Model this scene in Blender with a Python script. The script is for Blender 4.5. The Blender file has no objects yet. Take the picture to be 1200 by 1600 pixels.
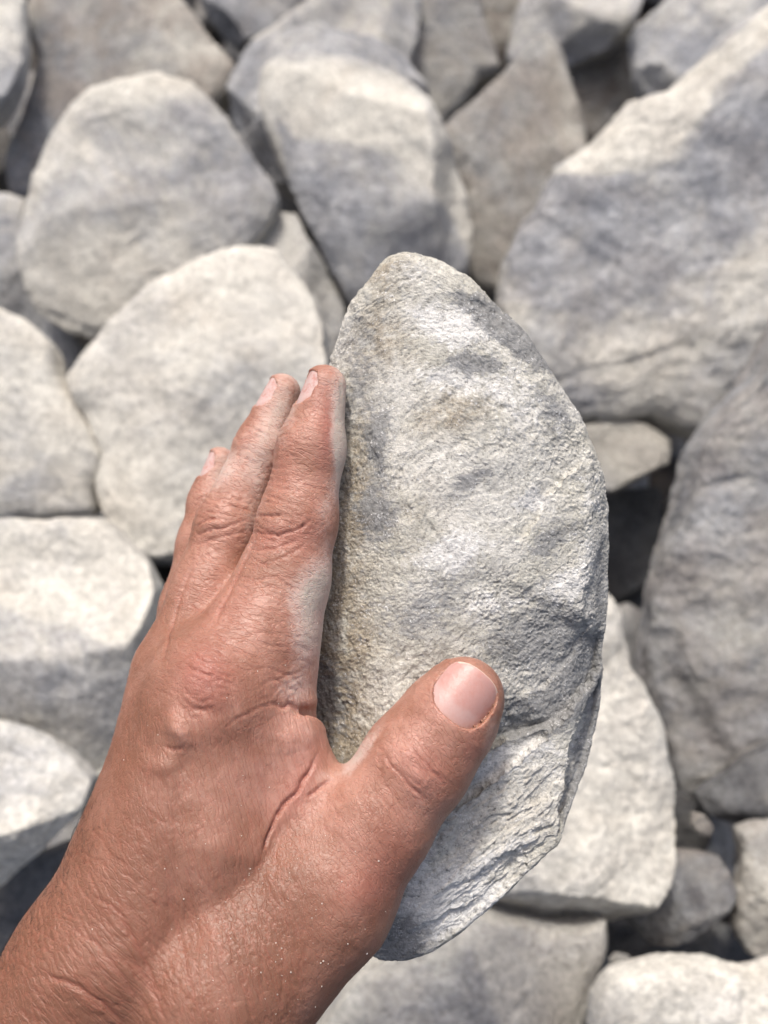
import bpy, math, random
import numpy as np
from mathutils import Matrix, Vector, Euler

# ------------------------------------------------------------------ camera
TILT = math.radians(35.0)                 # 90 - 55 degrees below the horizon
CAM = np.array([0.0, 0.0, 0.64])
KPX = math.tan(math.radians(25.0)) / 800  # metres per photo pixel at 1 m
scene = bpy.context.scene
cam_d = bpy.data.cameras.new('camera')
cam = bpy.data.objects.new('camera', cam_d)
scene.collection.objects.link(cam)
cam.location = CAM
cam.rotation_euler = (TILT, 0, 0)
cam_d.sensor_fit = 'VERTICAL'
cam_d.sensor_height = 24.0
cam_d.lens = 12.0 / math.tan(math.radians(25.0))
cam_d.clip_start = 0.01
cam_d.clip_end = 60
cam_d.dof.use_dof = True
cam_d.dof.focus_distance = 0.307
cam_d.dof.aperture_fstop = cam_d.lens / 3.6
scene.camera = cam

# ------------------------------------------------------------------ light
SUN_EL, SUN_AZ = 71.0, -24.0              # azimuth: 0 = straight ahead (+Y), negative = left
world = bpy.data.worlds.new('World')
scene.world = world
world.use_nodes = True
wn = world.node_tree.nodes
bg = wn['Background']
sky = wn.new('ShaderNodeTexSky')
sky.sky_type = 'NISHITA'
sky.sun_disc = False
sky.sun_elevation = math.radians(SUN_EL)
sky.sun_rotation = math.radians(SUN_AZ)
sky.air_density = 0.8
sky.dust_density = 7.0
sky.ozone_density = 0.8
world.node_tree.links.new(sky.outputs[0], bg.inputs[0])
bg.inputs[1].default_value = 0.15
sd = bpy.data.lights.new('sun', 'SUN')
sun = bpy.data.objects.new('sun', sd)
scene.collection.objects.link(sun)
sd.energy = 2.2
sd.angle = math.radians(6.0)
sd.color = (1.0, 0.965, 0.92)
e_, a_ = math.radians(SUN_EL), math.radians(SUN_AZ)
L = Vector((math.sin(a_) * math.cos(e_), math.cos(a_) * math.cos(e_), math.sin(e_)))
sun.rotation_euler = L.to_track_quat('Z', 'Y').to_euler()
scene.view_settings.view_transform = 'Standard'
scene.view_settings.look = 'None'
scene.view_settings.exposure = 0.34
scene.view_settings.gamma = 1.0
scene.cycles.max_bounces = 8

RC = np.array(Euler((TILT, 0, 0)).to_matrix())   # camera space -> world


def c2w(p):
    return p @ RC.T + CAM


def px2c(px, py, d):
    return np.array([(px - 600) * KPX * d, (800 - py) * KPX * d, -d])


def c2px(p):
    d = -p[:, 2]
    return p[:, 0] / d / KPX + 600, 800 - p[:, 1] / d / KPX


# ------------------------------------------------------------------ numpy noise
def _h(ix, iy, iz, seed):
    h = (ix.astype(np.uint32) * np.uint32(374761393) + iy.astype(np.uint32) * np.uint32(668265263)
         + iz.astype(np.uint32) * np.uint32(2147483647) + np.uint32(seed * 974711 & 0xffffffff))
    h = (h ^ (h >> np.uint32(13))) * np.uint32(1274126177)
    h = h ^ (h >> np.uint32(16))
    h = (h * np.uint32(2246822519))
    return (h ^ (h >> np.uint32(15)))


_G = np.array([[1, 1, 0], [-1, 1, 0], [1, -1, 0], [-1, -1, 0], [1, 0, 1], [-1, 0, 1], [1, 0, -1], [-1, 0, -1],
               [0, 1, 1], [0, -1, 1], [0, 1, -1], [0, -1, -1], [1, 1, 0], [-1, 1, 0], [0, -1, 1], [0, -1, -1]], np.float32)


def perlin(p, seed=0):
    p = np.asarray(p, np.float32)
    i = np.floor(p)
    f = p - i
    i = i.astype(np.int64)
    w = f * f * f * (f * (f * 6 - 15) + 10)
    out = 0
    for dx in (0, 1):
        wx = w[:, 0] if dx else 1 - w[:, 0]
        for dy in (0, 1):
            wy = w[:, 1] if dy else 1 - w[:, 1]
            for dz in (0, 1):
                wz = w[:, 2] if dz else 1 - w[:, 2]
                g = _G[_h(i[:, 0] + dx, i[:, 1] + dy, i[:, 2] + dz, seed) & np.uint32(15)]
                out = out + wx * wy * wz * (g[:, 0] * (f[:, 0] - dx) + g[:, 1] * (f[:, 1] - dy) + g[:, 2] * (f[:, 2] - dz))
    return out


def fbm(p, octs=4, gain=0.5, seed=0, lac=2.03):
    a, s, o = 1.0, 0, 0
    p = np.asarray(p, np.float32)
    for k in range(octs):
        o = o + a * perlin(p, seed + k * 7)
        s += a
        p = p * lac + 3.7
        a *= gain
    return o / s * 1.6


def ridged(p, octs=4, gain=0.5, seed=0):
    a, s, o = 1.0, 0, 0
    for k in range(octs):
        o = o + a * (1 - 2.2 * np.abs(perlin(p, seed + k * 7)))
        s += a
        p = p * 2.07 + 1.3
        a *= gain
    return o / s


def sstep(a, b, x):
    t = np.clip((x - a) / (b - a), 0, 1)
    return t * t * (3 - 2 * t)


# ------------------------------------------------------------------ mesh helpers
def icosphere(level):
    t = (1 + 5 ** .5) / 2
    v = np.array([(-1, t, 0), (1, t, 0), (-1, -t, 0), (1, -t, 0), (0, -1, t), (0, 1, t), (0, -1, -t), (0, 1, -t),
                  (t, 0, -1), (t, 0, 1), (-t, 0, -1), (-t, 0, 1)], float)
    v /= np.linalg.norm(v, axis=1)[:, None]
    f = np.array([(0, 11, 5), (0, 5, 1), (0, 1, 7), (0, 7, 10), (0, 10, 11), (1, 5, 9), (5, 11, 4), (11, 10, 2),
                  (10, 7, 6), (7, 1, 8), (3, 9, 4), (3, 4, 2), (3, 2, 6), (3, 6, 8), (3, 8, 9), (4, 9, 5), (2, 4, 11),
                  (6, 2, 10), (8, 6, 7), (9, 8, 1)])
    for _ in range(level):
        e = np.sort(np.concatenate([f[:, [0, 1]], f[:, [1, 2]], f[:, [2, 0]]]), axis=1)
        key = e[:, 0].astype(np.int64) * len(v) + e[:, 1]
        uk, inv = np.unique(key, return_inverse=True)
        m = v[uk // len(v)] + v[uk % len(v)]
        m /= np.linalg.norm(m, axis=1)[:, None]
        n, k = len(f), len(v)
        a, b, c = inv[:n] + k, inv[n:2 * n] + k, inv[2 * n:] + k
        v = np.concatenate([v, m])
        f = np.concatenate([np.stack([f[:, 0], a, c], 1), np.stack([f[:, 1], b, a], 1),
                            np.stack([f[:, 2], c, b], 1), np.stack([a, b, c], 1)])
    return v, f


_ico = {}


def ico(level):
    if level not in _ico:
        _ico[level] = icosphere(level)
    return _ico[level]


def vnormals(v, f):
    if f.shape[1] == 3:
        n = np.cross(v[f[:, 1]] - v[f[:, 0]], v[f[:, 2]] - v[f[:, 0]])
    else:
        n = np.cross(v[f[:, 2]] - v[f[:, 0]], v[f[:, 3]] - v[f[:, 1]])
    vn = np.zeros_like(v)
    for k in range(3):
        for c in range(f.shape[1]):
            vn[:, k] += np.bincount(f[:, c], n[:, k], len(v))
    return vn / (np.linalg.norm(vn, axis=1)[:, None] + 1e-20)


def make_mesh(name, v, f, attrs=None, smooth=True):
    me = bpy.data.meshes.new(name)
    n, k = f.shape
    me.vertices.add(len(v))
    me.vertices.foreach_set('co', np.ascontiguousarray(v, np.float32).ravel())
    me.loops.add(n * k)
    me.loops.foreach_set('vertex_index', np.ascontiguousarray(f, np.int32).ravel())
    me.polygons.add(n)
    me.polygons.foreach_set('loop_start', np.arange(0, n * k, k, dtype=np.int32))
    try:
        me.polygons.foreach_set('loop_total', np.full(n, k, np.int32))
    except Exception:
        pass
    me.polygons.foreach_set('use_smooth', np.full(n, smooth, bool))
    for an, av in (attrs or {}).items():
        at = me.attributes.new(an, 'FLOAT', 'POINT')
        at.data.foreach_set('value', np.ascontiguousarray(av, np.float32))
    me.update(calc_edges=True)
    return me


def put(name, vc, f, mat, attrs=None, parent=None, centre=None, label=None, cat=None, group=None, kind=None, smooth=True):
    """vc in camera space; the object sits at its own centre in the world."""
    if centre is None:
        centre = vc.mean(0)
    me = make_mesh(name, vc - centre, f, attrs, smooth)
    me.materials.append(mat)
    o = bpy.data.objects.new(name, me)
    scene.collection.objects.link(o)
    o.matrix_world = Matrix.Translation(Vector(c2w(centre[None])[0])) @ Matrix(RC.tolist()).to_4x4()
    if parent:
        o.parent = parent
        o.matrix_parent_inverse = parent.matrix_world.inverted()
    for k, x in (('label', label), ('category', cat), ('group', group), ('kind', kind)):
        if x:
            o[k] = x
    return o


# ------------------------------------------------------------------ node helpers
class NT:
    def __init__(s, name):
        s.m = bpy.data.materials.new(name)
        s.m.use_nodes = True
        s.t = s.m.node_tree
        s.b = s.t.nodes['Principled BSDF']
        s.o = s.t.nodes['Material Output']

    def n(s, typ, **kw):
        x = s.t.nodes.new(typ)
        for k, v in kw.items():
            setattr(x, k, v)
        return x

    def set(s, sock, v):
        if hasattr(v, 'is_output'):
            s.t.links.new(v, sock)
        elif isinstance(v, (tuple, list)) and len(v) == 3 and sock.type == 'RGBA':
            sock.default_value = (*v, 1)
        else:
            sock.default_value = v

    def math(s, op, a, b=0.0, c=None, clamp=False):
        x = s.n('ShaderNodeMath', operation=op, use_clamp=clamp)
        s.set(x.inputs[0], a)
        s.set(x.inputs[1], b)
        if c is not None:
            s.set(x.inputs[2], c)
        return x.outputs[0]

    def vmath(s, op, a, b):
        x = s.n('ShaderNodeVectorMath', operation=op)
        s.set(x.inputs[0], a)
        if op == 'SCALE':
            s.set(x.inputs['Scale'], b)
        else:
            s.set(x.inputs[1], b)
        return x.outputs[0]

    def mix(s, f, a, b, mode='MIX'):
        x = s.n('ShaderNodeMix', data_type='RGBA', blend_type=mode)
        s.set(x.inputs[0], f)
        s.set(x.inputs[6], a)
        s.set(x.inputs[7], b)
        return x.outputs[2]

    def noise(s, vec, scale, detail=4, rough=.55, dist=0.0):
        x = s.n('ShaderNodeTexNoise')
        s.set(x.inputs['Vector'], vec)
        x.inputs['Scale'].default_value = scale
        x.inputs['Detail'].default_value = detail
        x.inputs['Roughness'].default_value = rough
        x.inputs['Distortion'].default_value = dist
        return x.outputs[0]

    def vor(s, vec, scale, feature='F1', rnd=1.0):
        x = s.n('ShaderNodeTexVoronoi', feature=feature)
        s.set(x.inputs['Vector'], vec)
        x.inputs['Scale'].default_value = scale
        x.inputs['Randomness'].default_value = rnd
        return x.outputs['Distance']

    def mapr(s, v, a, b, c=0.0, d=1.0, smooth=True):
        x = s.n('ShaderNodeMapRange', interpolation_type='SMOOTHSTEP' if smooth else 'LINEAR')
        s.set(x.inputs[0], v)
        for k, q in zip((1, 2, 3, 4), (a, b, c, d)):
            s.set(x.inputs[k], q)
        return x.outputs[0]

    def attr(s, name):
        return s.n('ShaderNodeAttribute', attribute_name=name).outputs['Fac']

    def mapping(s, vec, rot=(0, 0, 0), scale=(1, 1, 1)):
        x = s.n('ShaderNodeMapping')
        s.set(x.inputs[0], vec)
        x.inputs['Rotation'].default_value = rot
        x.inputs['Scale'].default_value = scale
        return x.outputs[0]

    def bump(s, h, dist, strength=1.0, normal=None):
        x = s.n('ShaderNodeBump')
        x.inputs['Strength'].default_value = strength
        x.inputs['Distance'].default_value = dist
        s.set(x.inputs['Height'], h)
        if normal is not None:
            s.set(x.inputs['Normal'], normal)
        return x.outputs[0]


# ------------------------------------------------------------------ materials
def rock_material():
    m = NT('weathered_stone')
    oi = m.n('ShaderNodeObjectInfo')
    tc = m.n('ShaderNodeTexCoord').outputs['Object']
    vr = m.n('ShaderNodeVectorRotate', rotation_type='AXIS_ANGLE')
    m.set(vr.inputs['Vector'], tc)
    vr.inputs['Axis'].default_value = (.25, .35, .9)
    m.set(vr.inputs['Angle'], m.math('MULTIPLY', oi.outputs['Random'], 6.283))
    tc = vr.outputs[0]
    P = m.vmath('ADD', tc, m.vmath('SCALE', m.vmath('ADD', oi.outputs['Location'], (3.1, 1.7, 2.3)), 37.0))
    sep = m.n('ShaderNodeSeparateColor')
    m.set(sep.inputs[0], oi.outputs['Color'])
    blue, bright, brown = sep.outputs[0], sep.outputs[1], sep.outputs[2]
    patch_shade = m.attr('patch_shade')
    big = m.noise(P, 11, 5, .6, .6)
    mid = m.noise(P, 46, 6, .68, .3)
    streak = m.noise(m.mapping(P, (0.4, 0.3, 0.7), (1, 4.5, 1)), 38, 5, .62, .5)
    f = m.math('ADD', m.math('MULTIPLY', m.math('SUBTRACT', big, .5), 1.45), blue)
    f = m.math('ADD', f, m.math('MULTIPLY', m.math('SUBTRACT', mid, .5), .5))
    f = m.math('ADD', f, m.math('MULTIPLY', m.math('SUBTRACT', streak, .5), .55))
    f = m.math('ADD', f, patch_shade)  # also turns sunlit caps creamier and shaded fronts bluer: painted light
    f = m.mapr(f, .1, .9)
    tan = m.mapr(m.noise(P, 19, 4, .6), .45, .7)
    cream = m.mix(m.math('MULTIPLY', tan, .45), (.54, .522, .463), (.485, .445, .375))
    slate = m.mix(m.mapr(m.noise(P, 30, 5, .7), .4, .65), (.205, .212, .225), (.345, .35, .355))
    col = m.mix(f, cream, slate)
    col = m.mix(m.math('MULTIPLY', m.mapr(m.noise(P, 24, 5, .6, .5), .35, .65), brown), col, (.30, .262, .225))
    # mineral grain and pits
    g = m.noise(P, 260, 5, .75)
    v = m.math('MULTIPLY_ADD', m.math('SUBTRACT', g, .5), 1.7, 1.0)
    v = m.math('MULTIPLY', v, m.math('MULTIPLY_ADD', m.math('SUBTRACT', mid, .5), .7, 1.0))
    sp = m.mapr(m.noise(P, 620, 3, .6), .33, .42)
    v = m.math('MULTIPLY', v, m.math('MULTIPLY_ADD', sp, .35, .65))
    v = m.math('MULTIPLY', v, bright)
    hsv = m.vmath('SCALE', col, v)
    m.set(m.b.inputs['Base Color'], hsv)
    m.b.inputs['Roughness'].default_value = .93
    m.b.inputs['Specular IOR Level'].default_value = .25
    h = m.math('ADD', m.math('MULTIPLY', mid, 1.0), m.math('MULTIPLY', m.noise(P, 170, 5, .7), .45))
    h = m.math('ADD', h, m.math('MULTIPLY', g, .2))
    m.set(m.b.inputs['Normal'], m.bump(h, .0036))
    return m.m


def held_material():
    m = NT('dusty_marble_stone')
    P = m.n('ShaderNodeTexCoord').outputs['Object']
    dark, white, tan = m.attr('dark'), m.attr('white'), m.attr('tan')
    n1 = m.noise(P, 42, 6, .65, .4)
    n2 = m.noise(P, 150, 6, .72, .3)
    n3 = m.noise(P, 520, 5, .75)
    n4 = m.noise(P, 1500, 3, .7)
    strk = m.noise(m.mapping(P, (0, 0, -.65), (1, 3.2, 1)), 210, 6, .72, .6)
    col = m.mix(m.mapr(n1, .36, .64), (.47, .455, .395), (.585, .57, .52))
    col = m.mix(m.math('MULTIPLY', tan, m.mapr(n2, .3, .6), clamp=True), col, (.32, .275, .205))
    wf = m.mapr(m.math('ADD', m.math('MULTIPLY', white, .42), m.math('MULTIPLY_ADD', n2, .5, m.math('MULTIPLY', n3, .5))), .60, .80)
    col = m.mix(m.math('MULTIPLY', wf, .75), col, (.70, .69, .66))
    # blue grey mineral streaks, speckled, plus shade painted in the hollow by the web
    s0 = m.math('ADD', m.math('MULTIPLY', strk, .6), m.math('MULTIPLY', n3, .5))
    df = m.mapr(m.math('ADD', s0, m.math('MULTIPLY', dark, .42)), .56, .72)
    col = m.mix(m.math('MULTIPLY', df, .80), col, (.175, .18, .185))
    # fine dark pits everywhere
    pit = m.mapr(m.math('ADD', m.math('MULTIPLY', n4, .55), m.math('MULTIPLY', n3, .5)), .40, .47)
    col = m.mix(m.math('MULTIPLY', m.math('SUBTRACT', 1.0, pit), .62), col, (.17, .165, .155))
    glit = m.mapr(m.math('ADD', m.math('MULTIPLY', n4, .6), m.math('MULTIPLY', n2, .45)), .605, .66)
    col = m.mix(m.math('MULTIPLY', glit, .6), col, (.84, .84, .83))
    m.set(m.b.inputs['Base Color'], m.vmath('SCALE', col, m.math('MULTIPLY_ADD', m.math('SUBTRACT', n3, .5), 1.7, 1.0)))
    m.b.inputs['Roughness'].default_value = .88
    m.b.inputs['Specular IOR Level'].default_value = .15
    h = m.math('ADD', m.math('MULTIPLY', n2, .28), m.math('MULTIPLY', n3, .7))
    h = m.math('ADD', h, m.math('MULTIPLY', n4, .6))
    m.set(m.b.inputs['Normal'], m.bump(h, .00075))
    return m.m


def skin_material():
    m = NT('sun_tanned_dusty_skin')
    P = m.n('ShaderNodeTexCoord').outputs['Object']
    red, tan_shade, dust, crease = m.attr('red'), m.attr('tan'), m.attr('dust'), m.attr('crease')
    mf, mt = m.attr('dir_finger'), m.attr('dir_thumb')
    mot = m.noise(P, 90, 5, .6, .3)
    mot2 = m.noise(P, 420, 4, .6)
    fine = m.noise(P, 1800, 3, .6)
    base = m.mix(m.mapr(mot, .3, .7), (.275, .128, .083), (.37, .190, .135))
    base = m.mix(m.math('MULTIPLY', m.attr('pink'), m.mapr(mot, .2, .6), clamp=True), base, (.47, .255, .195))
    base = m.mix(m.math('MULTIPLY', tan_shade, .9, clamp=True), base, (.182, .079, .046))  # suntan, with the shade of the thumb base painted in
    base = m.mix(m.math('MULTIPLY', red, .75, clamp=True), base, (.315, .112, .083))
    # wrinkle fields running across each limb
    def lines(ang, sx, sc, ds, w=.06):
        q = m.mapping(P, (0, 0, ang), (1, 1, 1))
        q = m.mapping(q, (0, 0, 0), (sx, 1, 1))
        x = m.noise(q, sc, 1.2, .5, ds)
        return m.mapr(m.math('ABSOLUTE', m.math('SUBTRACT', x, .5)), 0.0, w)
    # angle: rotates limb axis on to the Y axis so Y is sampled fast, X slowly
    hf = lines(math.radians(20), .25, 760, .5)
    ht = lines(math.radians(52), .25, 800, .5, .05)
    hw = m.mix(m.attr('dir_wrist'), lines(math.radians(42), .11, 640, .4, .09), lines(math.radians(74), .11, 700, .4, .09))
    hx = lines(math.radians(-40), .30, 520, .5)
    hy = lines(math.radians(75), .30, 600, .5)
    wob = m.n('ShaderNodeTexNoise')
    m.set(wob.inputs['Vector'], P)
    wob.inputs['Scale'].default_value = 500
    cv = m.vmath('ADD', P, m.vmath('SCALE', wob.outputs['Color'], .0016))
    cells = m.vor(m.mapping(cv, (0, 0, math.radians(25)), (.8, 1.35, 1)), 1250, 'DISTANCE_TO_EDGE')
    cells = m.mapr(cells, 0.0, .16)
    a = m.mix(mf, hw, hf)
    a = m.mix(mt, a, ht)
    rgb = m.n('ShaderNodeRGBToBW')
    m.set(rgb.inputs[0], a)
    line = rgb.outputs[0]
    h = m.math('ADD', m.math('MULTIPLY', line, .55), m.math('MULTIPLY', cells, .14))
    h = m.math('ADD', h, m.math('MULTIPLY', hx, .16))
    h = m.math('ADD', h, m.math('MULTIPLY', hy, .08))
    h = m.math('ADD', h, m.math('MULTIPLY', fine, .10))
    # wrinkle lines and creases get a slightly deeper, redder tone
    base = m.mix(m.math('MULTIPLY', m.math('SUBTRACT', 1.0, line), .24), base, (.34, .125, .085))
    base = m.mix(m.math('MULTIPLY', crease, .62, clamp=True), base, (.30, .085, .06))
    # stone dust rubbed on the skin
    df = m.math('MULTIPLY', dust, m.math('MULTIPLY_ADD', line, .28, .72))
    df = m.math('ADD', df, m.math('MULTIPLY', m.math('SUBTRACT', mot2, .5), .75))
    df = m.mapr(m.math('ADD', df, m.math('MULTIPLY', m.math('SUBTRACT', mot, .5), .8)), .20, 1.25)
    base = m.mix(m.math('MULTIPLY', df, .86), base, m.mix(m.mapr(dust, 1.1, 1.7), (.52, .385, .33), (.50, .44, .375)))
    m.set(m.b.inputs['Base Color'], base)
    m.set(m.b.inputs['Roughness'], m.mapr(df, 0, 1, .43, .85))
    m.b.inputs['Specular IOR Level'].default_value = .42
    m.b.inputs['Subsurface Weight'].default_value = .22
    m.b.inputs['Subsurface Radius'].default_value = (1.0, .32, .18)
    m.b.inputs['Subsurface Scale'].default_value = .0035
    m.set(m.b.inputs['Normal'], m.bump(h, .00017))
    return m.m


def nail_material():
    m = NT('fingernail')
    P = m.n('ShaderNodeTexCoord').outputs['Object']
    t = m.attr('along')
    edge = m.mapr(m.math('ADD', t, m.math('MULTIPLY', m.math('SUBTRACT', m.noise(P, 200, 3), .5), .06)), .20, .34)
    col = m.mix(edge, (.47, .285, .25), (.44, .225, .19))
    tip = m.mapr(t, .96, .98)
    col = m.mix(tip, col, (.62, .46, .37))
    dusty = m.attr('dust')
    col = m.mix(m.math('MULTIPLY', dusty, m.mapr(m.noise(P, 600, 4, .7), .3, .6)), col, (.50, .37, .34))
    m.set(m.b.inputs['Base Color'], col)
    m.set(m.b.inputs['Roughness'], m.math('MULTIPLY_ADD', dusty, .3, .33))
    m.b.inputs['Subsurface Weight'].default_value = .2
    m.b.inputs['Subsurface Radius'].default_value = (1.0, .4, .3)
    m.b.inputs['Subsurface Scale'].default_value = .002
    h = m.noise(m.mapping(P, (0, 0, math.radians(41)), (1, .05, 1)), 900, 3)
    m.set(m.b.inputs['Normal'], m.bump(m.math('ADD', h, m.math('MULTIPLY', m.noise(P, 1500, 3, .6), .5)), .00010))
    return m.m


def soil_material():
    m = NT('dark_damp_soil')
    P = m.n('ShaderNodeTexCoord').outputs['Object']
    n = m.noise(P, 30, 6, .7)
    m.set(m.b.inputs['Base Color'], m.mix(m.mapr(n, .3, .7), (.035, .032, .028), (.11, .095, .08)))
    m.b.inputs['Roughness'].default_value = .95
    m.set(m.b.inputs['Normal'], m.bump(m.noise(P, 120, 6, .7), .01))
    return m.m


def plain_material(name, col, rough=.8):
    m = NT(name)
    m.b.inputs['Base Color'].default_value = (*col, 1)
    m.b.inputs['Roughness'].default_value = rough
    return m.m


M_ROCK, M_HELD, M_SKIN, M_NAIL, M_SOIL = rock_material(), held_material(), skin_material(), nail_material(), soil_material()


# ------------------------------------------------------------------ outline helpers
def catmull(pts, n=12):
    pts = np.asarray(pts, float)
    out = []
    N = len(pts)
    for i in range(N):
        p0, p1, p2, p3 = pts[(i - 1) % N], pts[i], pts[(i + 1) % N], pts[(i + 2) % N]
        for j in range(n):
            t = j / n
            out.append(.5 * ((2 * p1) + (p2 - p0) * t + (2 * p0 - 5 * p1 + 4 * p2 - p3) * t * t + (3 * p1 - p0 - 3 * p2 + p3) * t ** 3))
    return np.array(out)


def centroid(p):
    x, y = p[:, 0], p[:, 1]
    x2, y2 = np.roll(x, -1), np.roll(y, -1)
    c = x * y2 - x2 * y
    A = c.sum() / 2
    return np.array([((x + x2) * c).sum(), ((y + y2) * c).sum()]) / (6 * A)


def radial(poly, c, n=720, sig=.7):
    """distance from c to the outline for n directions (photo pixels, y up)."""
    th = np.arange(n) * 2 * np.pi / n
    q = (poly - c) * [1, -1]
    q2 = np.roll(q, -1, 0)
    R = np.zeros(n)
    for i, t in enumerate(th):
        d = np.array([math.cos(t), math.sin(t)])
        cr1 = d[0] * q[:, 1] - d[1] * q[:, 0]
        cr2 = d[0] * q2[:, 1] - d[1] * q2[:, 0]
        s = (cr1 <= 0) != (cr2 <= 0)
        k = cr1[s] / (cr1[s] - cr2[s])
        pt = q[s] + (q2[s] - q[s]) * k[:, None]
        r = pt @ d
        r = r[r > 0]
        R[i] = r.max() if len(r) else np.nan
    bad = np.isnan(R)
    if bad.any():
        R[bad] = np.interp(th[bad], th[~bad], R[~bad], period=2 * np.pi)
    if sig > 0:
        k = np.exp(-.5 * (np.arange(-20, 21) / sig) ** 2)
        k /= k.sum()
        R = sum(np.roll(R, s) * w for s, w in zip(range(-20, 21), k))
    return R


def poly_dist(px, py, line):
    """signed distance (pixels) to an open polyline, + on the right of travel in image coords; also param 0..1."""
    line = np.asarray(line, float)
    best = np.full(px.shape, 1e9)
    sgn = np.ones(px.shape)
    par = np.zeros(px.shape)
    seg = np.linalg.norm(np.diff(line, axis=0), axis=1)
    cum = np.concatenate([[0], np.cumsum(seg)])
    for i in range(len(line) - 1):
        a, b = line[i], line[i + 1]
        d = b - a
        t = np.clip(((px - a[0]) * d[0] + (py - a[1]) * d[1]) / (d @ d), 0, 1)
        qx, qy = px - a[0] - t * d[0], py - a[1] - t * d[1]
        r = np.hypot(qx, qy)
        s = np.sign(d[0] * qy - d[1] * qx)
        m = r < best
        best[m] = r[m]
        sgn[m] = s[m]
        par[m] = ((cum[i] + t * seg[i]) / cum[-1])[m]
    return best * np.where(sgn == 0, 1, sgn), par


def in_poly_dist(px, py, poly):
    """signed distance to a closed polygon, + inside."""
    p = np.asarray(poly, float)
    q = np.roll(p, -1, 0)
    best = np.full(px.shape, 1e9)
    ins = np.zeros(px.shape, bool)
    for a, b in zip(p, q):
        d = b - a
        t = np.clip(((px - a[0]) * d[0] + (py - a[1]) * d[1]) / (d @ d), 0, 1)
        best = np.minimum(best, np.hypot(px - a[0] - t * d[0], py - a[1] - t * d[1]))
        c = ((a[1] > py) != (b[1] > py))
        with np.errstate(divide='ignore', invalid='ignore'):
            xx = (b[0] - a[0]) * (py - a[1]) / (b[1] - a[1] + 1e-12) + a[0]
        ins ^= c & (px < xx)
    return np.where(ins, best, -best)


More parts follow.
